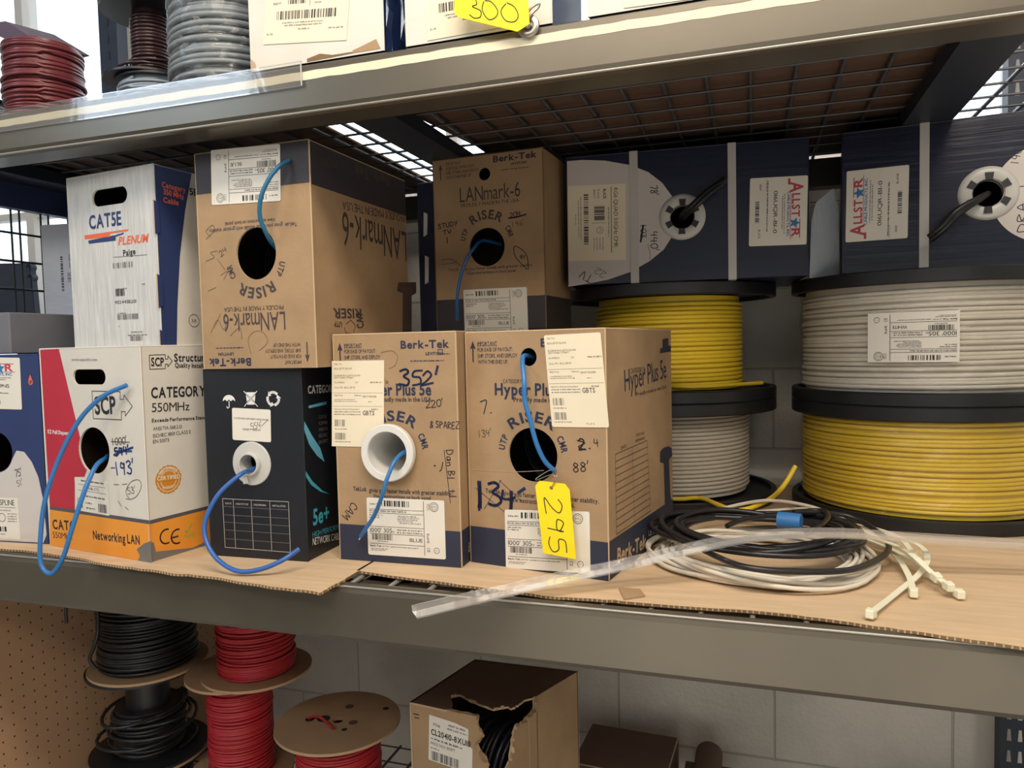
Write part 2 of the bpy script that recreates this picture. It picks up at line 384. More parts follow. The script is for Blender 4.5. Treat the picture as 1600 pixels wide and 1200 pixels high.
HW = {'0': [[(.5, 1), (.1, .8), (.05, .3), (.3, 0), (.6, .2), (.65, .7), (.5, 1)]], '1': [[(.3, 1), (.3, 0)]],
 '2': [[(.05, .8), (.3, 1), (.6, .8), (.4, .4), (0, 0), (.65, .03)]], '3': [[(.05, .9), (.4, 1), (.55, .75), (.25, .55), (.6, .35), (.45, 0), (0, .1)]],
 '4': [[(.15, 1), (.05, .5), (.6, .5)], [(.5, .9), (.45, 0)]], '5': [[(.6, 1), (.15, .97), (.1, .6), (.5, .55), (.6, .2), (.3, 0), (0, .1)]],
 '6': [[(.5, 1), (.1, .5), (.15, .05), (.5, .05), (.55, .4), (.15, .4)]], '7': [[(0, .95), (.6, 1), (.2, 0)]],
 '8': [[(.55, .8), (.3, 1), (.1, .75), (.5, .4), (.5, .1), (.2, 0), (.05, .3), (.5, .65), (.55, .8)]], '9': [[(.55, .7), (.2, .95), (.08, .6), (.5, .55), (.55, .9), (.45, 0)]],
 'A': [[(0, 0), (.3, 1), (.6, 0)], [(.1, .35), (.5, .4)]], 'B': [[(.05, 0), (.05, 1), (.5, .8), (.1, .55), (.6, .3), (.05, 0)]], 'C': [[(.6, .85), (.2, 1), (.02, .4), (.3, 0), (.6, .15)]],
 'D': [[(.05, 0), (.05, 1), (.55, .7), (.5, .2), (.05, 0)]], 'E': [[(.55, 1), (.05, .95), (.05, 0), (.55, .05)], [(.05, .5), (.45, .55)]], 'H': [[(0, 1), (0, 0)], [(0, .5), (.5, .5)], [(.5, 1), (.5, 0)]],
 'L': [[(.05, 1), (.05, 0), (.5, 0)]], 'M': [[(0, 0), (.1, 1), (.35, .4), (.6, 1), (.7, 0)]], 'N': [[(0, 0), (.05, 1), (.5, 0), (.55, 1)]], 'P': [[(.05, 0), (.05, 1), (.55, .8), (.05, .5)]],
 'R': [[(.05, 0), (.05, 1), (.55, .8), (.05, .5), (.6, 0)]], 'S': [[(.6, .9), (.2, 1), (.1, .65), (.5, .4), (.45, .05), (0, .1)]], 'T': [[(0, 1), (.6, .97)], [(.3, 1), (.28, 0)]],
 'U': [[(0, 1), (.05, .2), (.3, 0), (.5, .2), (.55, 1)]], 'V': [[(0, 1), (.3, 0), (.6, 1)]], 'Y': [[(0, 1), (.3, .5)], [(.6, 1), (.15, 0)]], 'Z': [[(0, 1), (.6, .97), (0, .03), (.6, 0)]],
 "'": [[(.1, 1.2), (.0, .85)]], '.': [[(.05, .05), (.12, 0)]], '&': [[(.6, 0), (.15, .75), (.35, 1), (.5, .8), (.05, .3), (.2, 0), (.6, .45)]],
 'a': [[(.5, .55), (.15, .5), (.1, .1), (.4, .1), (.5, .55), (.55, 0)]], 'n': [[(0, .5), (.05, 0)], [(.05, .4), (.35, .5), (.45, 0)]], 'i': [[(.1, .55), (.1, 0)]], 'l': [[(.1, 1), (.1, 0)]], 't': [[(.2, .9), (.2, 0)], [(0, .6), (.45, .6)]], 'e': [[(.05, .3), (.45, .35), (.25, .55), (.05, .25), (.2, 0), (.5, .1)]]}
def hand(mb, fr, t, bl, br, hpx, wpx, m, off=.0005, seed=0):
    a = fr.uv(*bl); b = fr.uv(*br); d = (b[0]-a[0], b[1]-a[1]); L = math.hypot(*d); p = perp(fr, a, bl, br, hpx)
    n = (-d[1]/L, d[0]/L); s = p[0]*n[0]+p[1]*n[1]; sf = Sub(fr, a, d, n if s > 0 else (-n[0], -n[1])); r = random.Random(seed+len(t))
    k = sum(.35 if c in "'. i" else .8 for c in t); sx = L/k; x = 0; h = abs(s); wd = h/hpx*wpx
    for c in t:
        if c in HW:
            dy = r.uniform(-.06, .06)
            for st in HW[c]:
                q = [(x+u*sx, (v+dy)*h) for u, v in st]
                if len(q) > 2: q = [(z.x, z.y) for z in spline([(g[0], g[1], 0) for g in q], 4)]
                lstroke(mb, sf, q, wd, m, off)
        x += (.35 if c in "'. i" else .8)*sx
def circ(cx, cy, r, n=40, ry=None): return [(cx+r*math.cos(2*PI*k/n), cy+(ry or r)*math.sin(2*PI*k/n)) for k in range(n)]
def slot(cx, cy, w_, h, n=10):
    r = h/2; o = []
    for k in range(n+1): a = -PI/2+PI*k/n; o.append((cx+w_/2-r+r*math.cos(a), cy+r*math.sin(a)))
    for k in range(n+1): a = PI/2+PI*k/n; o.append((cx-w_/2+r+r*math.cos(a), cy+r*math.sin(a)))
    return o
def rrect(w_, h, r, n=4, x=0, y=0):
    o = []
    for cx, cy, a0 in ((w_-r, r, -90), (w_-r, h-r, 0), (r, h-r, 90), (r, r, 180)):
        for k in range(n+1): a = math.radians(a0+90*k/n); o.append((x+cx+r*math.cos(a), y+cy+r*math.sin(a)))
    return o
def sheet(mb, fr, w_, h, m, r=.003, t=.0004):
    mb.slab(fr, rrect(w_, h, r), (), 0, t, m)

# ------------------------------------------------------------------ cartons
class Carton:
    def __init__(s, x, y, ang, w_, d, h, z, label, category='cable box', group=None, name='cable_box', skew=None):
        a = math.radians(ang); s.U = Vector((math.cos(a), math.sin(a), 0)); s.D = Vector((-math.sin(a), math.cos(a), 0)); Z = Vector((0, 0, 1))
        s.O = Vector((x, y, z)); s.w, s.d, s.h = w_, d, h
        s.front = Frame(s.O, s.U, Z); s.right = Frame(s.O+s.U*w_, s.D, Z); s.top = Frame(s.O+Z*h, s.U, s.D); s.left = Frame(s.O+s.D*d, -s.D, Z); s.back = Frame(s.O+s.U*w_+s.D*d, -s.U, Z)
        s.root = thing(name, s.O+s.U*w_/2+s.D*d/2, label, category, group); s.mb = MB()
    def shell(s, m, holes=(), medge=None, mside=None, t=.0035):
        w_, d, h = s.w, s.d, s.h; ms = mside or m; mb = s.mb
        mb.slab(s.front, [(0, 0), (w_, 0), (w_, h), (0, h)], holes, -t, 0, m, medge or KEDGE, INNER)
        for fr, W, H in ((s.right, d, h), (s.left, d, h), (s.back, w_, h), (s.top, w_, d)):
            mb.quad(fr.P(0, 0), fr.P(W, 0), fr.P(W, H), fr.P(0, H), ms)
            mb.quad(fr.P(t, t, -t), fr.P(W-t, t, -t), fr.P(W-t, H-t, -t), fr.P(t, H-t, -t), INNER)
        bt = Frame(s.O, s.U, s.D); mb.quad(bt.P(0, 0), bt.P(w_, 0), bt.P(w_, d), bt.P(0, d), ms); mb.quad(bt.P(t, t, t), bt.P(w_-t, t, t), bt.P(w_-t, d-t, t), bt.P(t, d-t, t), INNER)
        # worn vertical edges and rolled rims along the corners
        for fr, (u, v), (u2, v2) in ((s.front, (0, 0), (0, h)), (s.front, (w_, 0), (w_, h)), (s.front, (0, h), (w_, h)), (s.right, (0, h), (d, h))):
            mb.tube([fr.P(u+(u2-u)*k/6, v+(v2-v)*k/6, -.0012) for k in range(7)], .0017, medge or KEDGE if m in (KRAFT, KRAFTD) else m, 6)
    def sheetpx(s, fr, bl, br, tl, m=None, r=.003, name='adhesive_label'):
        f, W, H = subpx(fr, bl, br, tl); mb = MB(); sheet(mb, f, W, H, m or LABEL, r); return mb, f, W, H
    def done(s): return s.mb.build('carton', s.root)
def cable(root, pts, r, m, n=10, name='cable', copper=False):
    mb = MB(); p = spline(pts, 12); mb.tube(p, r, m, n)
    ob = mb.build(name, root)
    if copper:
        t = (p[-1]-p[-2]).normalized(); q = MB()
        for k in range(4): q.tube([p[-1]-t*.001, p[-1]+t*.006+Vector((R_.uniform(-.004, .004), R_.uniform(-.003, .003), R_.uniform(-.004, .004)))], .0006, [WHITEI, BLUEC, ORNG, WHITEI][k], 5)
        q.build('bare_wires', ob)
    return ob
def interior_coil(c, m=None, r=.0035):
    m = m or mat('coil_in_shade', (.010, .018, .035), .5)  # coil colour darkened to hold the shade inside the carton
    # the coil wound inside the carton, seen through its opening
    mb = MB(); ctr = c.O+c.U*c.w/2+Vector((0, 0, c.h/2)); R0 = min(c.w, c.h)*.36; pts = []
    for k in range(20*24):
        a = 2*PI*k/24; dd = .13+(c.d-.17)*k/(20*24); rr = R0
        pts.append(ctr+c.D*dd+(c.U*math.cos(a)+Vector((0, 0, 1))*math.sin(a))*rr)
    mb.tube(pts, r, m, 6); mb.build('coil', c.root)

def berk_label(mb, f, W, H, word, seed=1):
    """the printed product label: seen upright"""
    L = lambda x0, y0, x1, y1: lrect(mb, f, x0*W, y0*H, x1*W, y1*H, INK, .0006)
    T = lambda t, x, y, w_, h, **k: ltext(mb, f, t, x*W, y*H, w_*W, h*H, INK, off=.0006, **k)
    M = lambda x, y, w_, h: micro(mb, f, x*W, y*H, w_*W, h*H, INKG, seed, .0006)
    e = .004
    L(.735, .04, .735+e*1.5, .97)
    for y in (.80, .735, .50, .375, .20): L(.03, y, .735, y+e*1.8)
    M(.04, .88, .13, .03); lbar(mb, f, .20*W, .86*H, .36*W, .10*H, INK, seed, 14, .0006)
    M(.03, .76, .50, .03); M(.03, .69, .18, .025); M(.03, .65, .14, .025); M(.40, .69, .25, .02); M(.40, .66, .28, .02); M(.40, .63, .26, .02); M(.40, .60, .2, .02); M(.42, .57, .28, .02)
    T("1000' 305", .035, .40, .29, .078); T("M", .333, .40, .02, .035)
    M(.39, .445, .33, .028); M(.39, .40, .33, .028)
    lbar(mb, f, .06*W, .27*H, .27*W, .10*H, INK, seed+5, 24, .0006); M(.13, .235, .14, .02); T(word, .55, .265, .165, .062)
    T('Berk-Tek', .03, .15, .15, .028, bold=1); T('LEVITON', .19, .15, .09, .022); M(.30, .15, .36, .02); M(.04, .105, .22, .018); M(.04, .08, .19, .018)
    lring(mb, f, .87*W, .88*H, .055*W, .006*W, INK, .0006); lring(mb, f, .87*W, .88*H, .036*W, .004*W, INK, .0006); T('ETL', .845, .865, .05, .03)
    s_ = Sub(f, (.80*W, .93*H), (0, -1), (1, 0)); micro(mb, s_, 0, 0, .12*H, .012*W, INKG, 3, .0006); micro(mb, s_, 0, -.02*W, .12*H, .012*W, INKG, 4, .0006)
    s_ = Sub(f, (.77*W, .42*H), (0, -1), (1, 0)); ltext(mb, s_, 'RoHS', 0, 0, .16*H, .03*W, INK, off=.0006)
    s_ = Sub(f, (.77*W, .18*H), (0, -1), (1, 0)); ltext(mb, s_, 'C', 0, 0, .035*H, .035*W, INK, off=.0006); ltext(mb, s_, 'E', .045*H, 0, .03*H, .035*W, INK, off=.0006)
    lring(mb, f, .89*W, .14*H, .035*W, .005*W, INK, .0006); micro(mb, f, .875*W, .135*H, .03*W, .01*H, INKG, 1, .0006)

def ship_label(mb, f, W, H, seed=2, last=False):
    T = lambda t, x, y, w_, h, **k: ltext(mb, f, t, x*W, y*H, w_*W, h*H, INKG, off=.0006, **k)
    M = lambda x, y, w_, h: micro(mb, f, x*W, y*H, w_*W, h*H, INKG, seed, .0006)
    T('Ship To:', .05, .955, .14, .018); T('BULLSEYE GLASS', .05, .90, .34, .02)
    T('EUGENE BULLSEYE GLASS', .05, .82, .5, .018); T('3077 PARK STREET', .05, .795, .38, .018); T('ALAMEDA', .05, .74, .2, .018); T('CA', .45, .74, .06, .018); M(.74, .74, .24, .018)
    T('Cust PO  BULLSEYE', .05, .68, .40, .018); lrect(mb, f, .02*W, .625*H, .98*W, .628*H, INKG, .0006)
    T('Ship From:', .05, .59, .17, .018); T('Delivery', .44, .59, .14, .018); T('804740210B', .60, .575, .26, .02); M(.05, .545, .4, .01); M(.05, .525, .4, .01); M(.46, .52, .03, .014); M(.7, .52, .08, .01)
    lrect(mb, f, .02*W, .47*H, .98*W, .473*H, INKG, .0006)
    T('Ship Date 2023-06-25 Expedited', .05, .43, .48, .015); M(.76, .43, .14, .018); M(.05, .40, .52, .014); M(.05, .37, .52, .014); T('GBTS', .60, .37, .22, .05, bold=1)
    lbar(mb, f, .06*W, .235*H, .20*W, .08*H, INKG, seed, 11, .0006); M(.06, .20, .24, .012); lbar(mb, f, .06*W, .08*H, .22*W, .08*H, INKG, seed+1, 13, .0006); M(.06, .05, .32, .012)
    if last: T('4 of 5', .62, .03, .14, .018)

def hyper_front(c, hx=0, grommet=False):
    mb, fr, w_, h = c.mb, c.front, c.w, c.h
    lpoly(mb, fr, [(0, 0), (w_, 0), (w_, .155*h), (0, .16*h)], NAVY, .0003)
    T = lambda t, x, y, ww, hh, m=INKB, b=0, **k: ltext(mb, fr, t, x*w_, y*h, ww*w_, hh*h, m, b, .0005, **k)
    lpoly(mb, fr, [(x*w_, y*h) for x, y in ((.053, .875), (.063, .875), (.063, .935), (.08, .93), (.058, .965), (.036, .93), (.053, .935))], INKB, .0005)
    for k, (t, L) in enumerate((('IMPORTANT', .15), ('FOR EASE OF PAYOUT:', .265), ('SHIP, STORE, AND DEPLOY', .30), ('WITH THIS END UP.', .23))): T(t, .095, .945-.026*k, L, .016)
    lrect(mb, fr, .095*w_, .9425*h, .245*w_, .944*h, INKB, .0005)
    T('Berk-Tek', .565, .935, .385, .032, INKB, 1); T('LEVITON', .765, .905, .13, .012, INKB, 1); micro(mb, fr, .90*w_, .906*h, .06*w_, .007*h, INKB, 1, .0005); micro(mb, fr, .64*w_, .878*h, .27*w_, .006*h, INKB, 2, .0005)
    lpoly(mb, fr, [(x*w_, y*h) for x, y in ((.86, .905), (.90, .905), (.90, .928), (.86, .928))], INKB, .00045, holes=[[(x*w_, y*h) for x, y in ((.865, .908), (.895, .908), (.895, .925), (.865, .925))]])
    T('CATEGORY 5e', .285, .785, .17, .016, INKW); T('Hyper Plus 5e', .22, .735, .58, .048, INKB, 1); T('Proudly made in the USA', .36, .708, .44, .018, INKW, 1)
    cx, cy = .49*w_, .487*h
    arctext(mb, fr, 'RISER', cx, cy, .052, -43, 43, .016, INKB); arctext(mb, fr, 'UTP', cx, cy, .050, -84, -58, .0105, INKB); arctext(mb, fr, 'CMR', cx, cy, .050, 56, 84, .0105, INKB)
    T('TekLok', .13, .312, .115, .018, INKW, 1); T('gives you faster installs with greater stability.', .265, .308, .68, .018, INKW, 1); T('View instructions on back panel.', .30, .283, .48, .018, INKW, 1)
def lanmark_front(c, fr, holes=True):
    mb, w_, h = c.mb, c.w, c.h
    T = lambda t, x, y, ww, hh, m=INKW, b=0, **k: ltext(mb, fr, t, x*w_, y*h, ww*w_, hh*h, m, b, .0005, **k)
    lpoly(mb, fr, [(0, 0), (w_, 0), (w_, .185*h), (0, .185*h)], DARKBAND, .0003)
    lpoly(mb, fr, [(x*w_, y*h) for x, y in ((.068, .965), (.076, .965), (.076, .905), (.09, .91), (.072, .88), (.053, .91), (.068, .905))][::-1] if False else [(x*w_, y*h) for x, y in ((.068, .885), (.077, .885), (.077, .945), (.092, .94), (.0725, .975), (.053, .94), (.068, .945))], INKW, .0005)
    for k, (t, L) in enumerate((('IMPORTANT', .14), ('FOR EASE OF PAYOUT:', .27), ('SHIP, STORE, AND DEPLOY', .31), ('WITH THIS END UP.', .24))): T(t, .125, .965-.026*k, L, .016)
    T('Berk-Tek', .565, .952, .385, .034, INKB, 1); T('LEVITON', .72, .925, .14, .012, INKB, 1); micro(mb, fr, .63*w_, .90*h, .25*w_, .006*h, INKB, 2, .0005)
    T('LANmark-6', .25, .745, .55, .082, INKW, 0, condense=1); T('PROUDLY MADE IN THE USA', .26, .715, .53, .02, INKW, 0)
    cx, cy = .49*w_, .495*h
    arctext(mb, fr, 'RISER', cx, cy, .050, -38, 38, .017, INKW); arctext(mb, fr, 'UTP', cx, cy, .049, -80, -54, .0105, INKW); arctext(mb, fr, 'CMR', cx, cy, .049, 54, 80, .0105, INKW)
    T('TekLok', .12, .352, .10, .017, INKB); T('gives you faster installs with greater stability.', .24, .35, .66, .017, INKB); T('View instructions on back panel.', .30, .325, .45, .016, INKB)
DARKBAND = mat('dark_band_ink', (.035, .032, .04), .6, var=.08)
def berk_side(c, fr, D):
    """right side of the kraft cartons: spool silhouette"""
    return

SHELF = .0055                                   # top of the cardboard on the middle deck

# ================================================================== ROOM
def wallbox(name, lo, hi, m, **k):
    mb = MB(); mb.box(lo, hi, m); o = mb.build(name); o['kind'] = 'structure'; return o
wallbox('floor', (-4.2, -3.2, -1.2), (2.6, 2.14, -1.15), CONC)
wallbox('ceiling', (-4.2, -3.2, 2.5), (2.6, 2.14, 2.55), PAINT)
wallbox('wall_back', (-1.80, 1.99, -1.15), (2.6, 2.14, .80), BLOCK)
wallbox('wall_back_upper', (-1.80, 1.99, 2.1), (2.6, 2.14, 2.5), PAINT)
wallbox('wall_right', (2.5, -3.2, -1.15), (2.6, 1.99, 2.5), PAINT)
wallbox('wall_front', (-4.2, -3.3, -1.15), (2.6, -3.2, 2.5), PAINT)
wallbox('wall_left', (-4.2, -3.2, -1.15), (-4.1, 2.14, 2.5), PAINT)
wallbox('wall_back_low', (-4.1, 1.99, -1.15), (-1.80, 2.14, -.75), PAINT)
# window in the block wall and the tall window to its left
def window(name, x0, x1, z0, z1, n, rows, y=2.06):
    root = bpy.data.objects.new(name, None); COL.objects.link(root); root.location = ((x0+x1)/2, y, z0); root['kind'] = 'structure'
    fr = MB(); t = .035
    fr.box((x0, y-.03, z0), (x1, y+.03, z0+t), STRAP).box((x0, y-.03, z1-t), (x1, y+.03, z1), STRAP)
    for i in range(n+1):
        x = x0+(x1-x0-t)*i/n; fr.box((x, y-.03, z0), (x+t, y+.03, z1), STRAP)
    for j in range(1, rows): z = z0+(z1-z0)*j/rows; fr.box((x0, y-.02, z-.012), (x1, y+.02, z+.012), STRAP)
    fr.build('window_frame', root); g = MB(); g.box((x0, y-.003, z0), (x1, y+.003, z1), GLASS); g.build('window_glass', root)
window('window_1', -4.1, -1.95, -.75, 2.5, 4, 2); window('window_2', -1.80, 2.5, .80, 2.1, 9, 1)
wallbox('trim_1', (-1.97, 1.95, -.75), (-1.80, 2.14, 2.5), BEIGE)
wallbox('wall_outside', (-9, 4.8, -1.2), (4, 4.9, 1.15), OUTW)
wallbox('ground_outside', (-9, 2.14, -1.25), (4, 4.9, -1.2), OUTW)

# ================================================================== RACK
XL, XR = -1.58, .60
rack_lab = {'mid': 'long grey steel front beam under the middle shelf of cable boxes', 'up': 'long grey steel front beam of the top shelf with a pale tape strip'}
def beam(z1, z0, label, y=.968, back=False):
    mb = MB(); h = z1-z0
    prof = [(0, z0+.010), (.004, z0+.003), (.012, z0), (.062, z0), (.062, z1-.011), (.019, z1-.010), (.017, z1-.001), (.014, z1), (.010, z1), (.003, z1-.004), (0, z1-.012)]
    if back: prof = [(-a, b) for a, b in prof]
    n = len(prof); vs = []
    NS = 24
    for i in range(NS+1):
        x = XL+(XR-XL)*i/NS; vs += [(x, y+a, b) for a, b in prof]
    mb.add(vs, [(i*n+k, i*n+(k+1) % n, (i+1)*n+(k+1) % n, (i+1)*n+k) for i in range(NS) for k in range(n)], STEEL)
    mb.add(vs[:n], [tuple(range(n))], STEEL).add(vs[-n:], [tuple(range(n))], STEEL)
    return mb
mb = beam(.001, -.090, ''); r = thing('shelf_beam', (-.5, .99, -.09), rack_lab['mid'], 'shelf beam'); mb.build('beam_channel', r); EDGEHL = mat('edge_highlight_steel', (.36, .345, .31), .35, metal=.5)  # paler steel colour paints the highlight along the beam edges
m = MB(); m.tube([(XL+.02+k*.05, .9706, -.0018) for k in range(43)], .0019, EDGEHL, 8); m.build('edge_highlight', r, label='pale painted edge highlight')
mb = beam(.786, .712, ''); ub = thing('shelf_beam', (-.5, .99, .712), rack_lab['up'], 'shelf beam'); mb.build('beam_channel', ub)
m = MB(); m.tube([(XL+.02+k*.05, .9706, .7148) for k in range(43)], .0019, EDGEHL, 8); m.build('edge_highlight', ub, label='pale painted edge highlight')
# pale tape strip on the upper beam
mb = MB(); pts = [(XL+.01+(.60-.02)*0+i*.02, R_.uniform(-.0007, .0007), R_.uniform(-.0007, .0007)) for i in range(107)]
vs = []
for x, a, b in pts: vs += [(x, .9676, .7605+a), (x, .9676, .7725+b)]
mb.add(vs, [(2*i, 2*i+2, 2*i+3, 2*i+1) for i in range(len(pts)-1)], TAPE); mb.build('tape_strip', ub, label='pale masking tape strip')
for zz, lab in ((-.09, 'grey steel rear beam of the middle shelf against the block wall'), (.712, 'grey steel rear beam of the top shelf against the wall')):
    mb = beam(zz+.075, zz, '', 1.93, True); mb.build('rear_shelf_beam', label=lab, category='shelf beam')
mb = MB(); mb = beam(-.80, -.88, ''); mb.build('shelf_beam', label='grey steel front beam at the foot of the rack, below the wire spools', category='shelf beam')
# uprights with slots
def upright(x, y, label):
    r = thing('rack_upright', (x+.03, y+.02, -1.15), label, 'rack post'); m = MB(); fr = Frame((x, y, -1.15), (1, 0, 0), (0, 0, 1)); holes = []
    for i in range(46):
        for u in (.018, .040): holes.append([(u-.005, .03+i*.05), (u+.005, .03+i*.05), (u+.003, .058+i*.05), (u-.003, .058+i*.05)])
    m.slab(fr, [(0, 0), (.058, 0), (.058, 2.4), (0, 2.4)], holes, -.002, 0, STEELD); m.box((x, y+.002, -1.15), (x+.002, y+.04, 1.25), STEELD).box((x+.056, y+.002, -1.15), (x+.058, y+.04, 1.25), STEELD)
    m.build('slotted_post', r); m = MB(); m.box((x-.01, y-.002, -1.15), (x+.068, y+.05, -1.144), STEELD); m.build('foot_plate', r)
upright(.535, 1.905, 'slotted dark steel rear post at the right end of the rack, by the block wall')
upright(.612, .99, 'slotted dark steel front post at the right end of the rack')
upright(XL-.06, .99, 'slotted dark steel front post at the left end of the rack')
upright(XL-.06, 1.905, 'slotted dark steel rear post at the left end of the rack')
# wire decks
def deck(z, label, x0, x1, step=.068, ycross=.074, chan=(), ph=0, y1=1.885):
    r = thing('wire_deck', ((x0+x1)/2, 1.4, z), label, 'wire deck'); m = MB(); x = x0+ph
    while x < x1:
        m.tube([(x, .989, z-.0058), (x, 1.03, z-.0052), (x, y1, z-.0052)], .0038, RODS if z > -.1 and z < .1 else WIRE, 8); x += step
    y = 1.07
    while y < y1: m.tube([(x0, y, z-.0115), (x1, y, z-.0085)], .0024, WIRE, 5); y += ycross
    m.build('wire_mesh', r)
    for c in chan:
        q = MB(); q.box((c-.0, 1.032, z-.036), (c+.006, 1.86, z-.015), STEELD).box((c+.074, 1.032, z-.036), (c+.08, 1.86, z-.015), STEELD).box((c-.0, 1.032, z-.040), (c+.08, 1.86, z-.036), STEELD); q.build('support_channel', r)
    return r
deck(.785, 'black wire deck of the top shelf above the dark boxes and brown carton', -.60, .55, chan=(-.645, .262), ph=.055)
deck(.785, 'wire deck of the top shelf above the white and inverted brown boxes at left', XL+.02, -.66, chan=(-1.56,), ph=.02)
deck(.0005, 'grey wire deck of the middle shelf under the cardboard sheets', XL+.02, XR-.02, step=.066, chan=(-1.5, -.6, .3), ph=.04)
deck(-.80, 'wire deck at the bottom carrying the wire spools', XL+.05, XR-.02, chan=(-1.5, -.6, .3))
# cardboard liner sheets
def liner(name, label, pts, z, m, corr=True):
    mb = MB(); fr = Frame((0, 0, z), (1, 0, 0), (0, 1, 0)); mb.slab(fr, pts, (), 0, .004, m, CORE)
    if corr:   # fluted torn edge along the front
        for (a, b), (c, d) in zip(pts[:-1], pts[1:]):
            L = math.hypot(c-a, d-b); n = int(L/.0062)
            if d > 1.3 or b > 1.3: continue
            for k in range(n):
                t = (k+.5)/n; x, y = a+(c-a)*t, b+(d-b)*t; mb.box((x-.0009, y-.0009, z+.0004), (x+.0011, y+.001, z+.0036), KEDGE)
    return mb.build(name, label=label, category='cardboard sheet')
def ragged(px, z, jit=.003, n=6):
    P = [pZ(x, y, z) for x, y in px]; out = []
    for a, b in zip(P[:-1], P[1:]):
        for k in range(n): t = k/n; q = a.lerp(b, t); out.append((q.x+R_.uniform(-jit, jit)*.5, q.y+R_.uniform(-jit, jit)))
    out.append((P[-1].x, P[-1].y)); return out
e = ragged([(0, 858), (90, 868), (180, 885), (260, 896), (330, 903), (420, 918), (500, 928), (530, 912), (545, 903)], .003, .003)
liner('cardboard_liner', 'torn brown cardboard sheet on the shelf under the left boxes', [(-1.56, .985)]+e+[(-.612, 1.9), (-1.56, 1.9)], .001, KRAFTP)
e = ragged([(556, 893), (640, 905), (760, 921), (870, 935), (960, 940), (1040, 947), (1200, 958), (1330, 975), (1450, 992), (1600, 1014)], .003, .0016)
liner('cardboard_liner', 'long brown cardboard sheet with fluted front edge under the coils and right boxes', e+[(.56, .965), (.56, 1.9), (-.605, 1.9)], .001, KRAFTP)
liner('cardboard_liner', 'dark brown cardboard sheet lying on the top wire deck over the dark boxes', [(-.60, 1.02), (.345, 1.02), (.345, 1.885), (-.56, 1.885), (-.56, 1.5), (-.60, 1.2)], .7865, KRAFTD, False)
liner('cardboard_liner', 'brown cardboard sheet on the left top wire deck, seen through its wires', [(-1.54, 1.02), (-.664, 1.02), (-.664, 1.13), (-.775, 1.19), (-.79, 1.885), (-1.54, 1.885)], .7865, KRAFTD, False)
mb = MB(); fr = Frame((0, 0, SHELF), (1, 0, 0), (0, 1, 0)); q = [pZ(*p, .006) for p in ((967, 920), (1000, 922), (1008, 932), (975, 937))]
mb.slab(fr, [(a.x, a.y) for a in q], (), 0, .0025, KRAFT); mb.build('cardboard_scrap', label='small torn cardboard scrap in front of the white and black coil', category='cardboard scrap')
# side grid, grey duct, pegboard
r = thing('side_grid', (XL, 1.4, .30), 'black wire grid closing the left end of the rack, bright window behind', 'wire grid'); m = MB()
y = 1.02; k = 0
while y < 1.9: m.tube([(XL, y, .05), (XL, y, .70)], .0022, GRIDB, 6); y += (.020 if k % 2 == 0 else .053); k += 1
z = .07
while z < .70: m.tube([(XL+.004, 1.0, z), (XL+.004, 1.9, z)], .0028, GRIDB, 6); z += .063
m.build('grid_wires', r)
m = MB(); m.box((XL-.004, 1.0, .69), (XL+.02, 1.9, .79), mat('end_rail_blue', (.03, .045, .11), .5)); m.build('end_rail', label='dark blue steel end rail under the top shelf above the black grid', category='rail')
m = MB(); m.box((-1.53, 1.045, .366), (-1.352, 1.62, .445), DUCT); m.build('cable_duct', bevel=.002, label='long smooth grey metal duct lying on the blue box behind the white box', category='duct')
m = MB(); fr = Frame((XL+.03, 1.9, -1.0), (0, -1, 0), (0, 0, 1)); fr = Frame((XL+.03, 1.03, -1.0), (0, 1, 0), (0, 0, 1))
PEG = mat('pegboard_tan', (.44, .27, .16), .65, var=.04)
holes = [circ(.02+i*.0262+(0), .42+j*.0262, .0024, 6) for i in range(30) for j in range(18)]
m.slab(fr, [(0, 0), (.86, 0), (.86, .905), (0, .905)], holes, -.005, 0, PEG, INNER); m.build('pegboard', label='tan pegboard panel with rows of holes at the lower left of the rack', category='pegboard')

# ================================================================== BOXES ON THE MIDDLE SHELF
# --- kraft box, right front, hanging tag
c = Carton(-.443, 1.114, -10.5, .241, .335, .376, SHELF, 'brown cable box with a yellow price tag hanging from its round hole', group=None)
w_, h = c.w, c.h; hc = (.49*w_, .487*h)
c.shell(KRAFT, [circ(*hc, .0425), circ(.475*w_, .893*h, .0142, 24)]); hyper_front(c); fr = c.front; mb = c.mb
hand(mb, fr, '7.', (753, 648), (772, 646), 20, 1.6, PEN); hand(mb, fr, "134'", (747, 683), (770, 681), 11, 1.2, PENG); hand(mb, fr, "88'", (896, 737), (924, 736), 14, 1.5, PEN)
hand(mb, fr, '4', (929, 698), (938, 697), 13, 1.2, PEN); hand(mb, fr, '2', (905, 702), (917, 701), 17, 2.2, PEN)
pstroke(mb, fr, [(902, 688), (914, 692), (904, 698), (916, 703)], 1.6, PEN); pstroke(mb, fr, [(921, 700), (922, 701)], 2.4, PEN)
pstroke(mb, fr, [(749, 753), (750, 775), (750, 793)], 7, PENN); pstroke(mb, fr, [(748, 790), (749, 797)], 4, PENN)
pstroke(mb, fr, [(763, 756), (773, 754), (779, 760), (770, 769), (780, 776), (783, 784), (774, 790), (764, 787)], 4.5, PENN)
pstroke(mb, fr, [(786, 766), (785, 778), (797, 780), (805, 777)], 4, PENN); pstroke(mb, fr, [(799, 768), (799, 785), (798, 799)], 6, PENN); pstroke(mb, fr, [(810, 770), (820, 763)], 5, PENN)
for a, b in (((743, 762), (795, 805)), ((757, 795), (783, 750)), ((780, 750), (815, 783))): pstroke(mb, fr, [a, b], .8, PENN)
pstroke(mb, fr, [(736, 733), (800, 737), (850, 735)], .7, KEDGE)
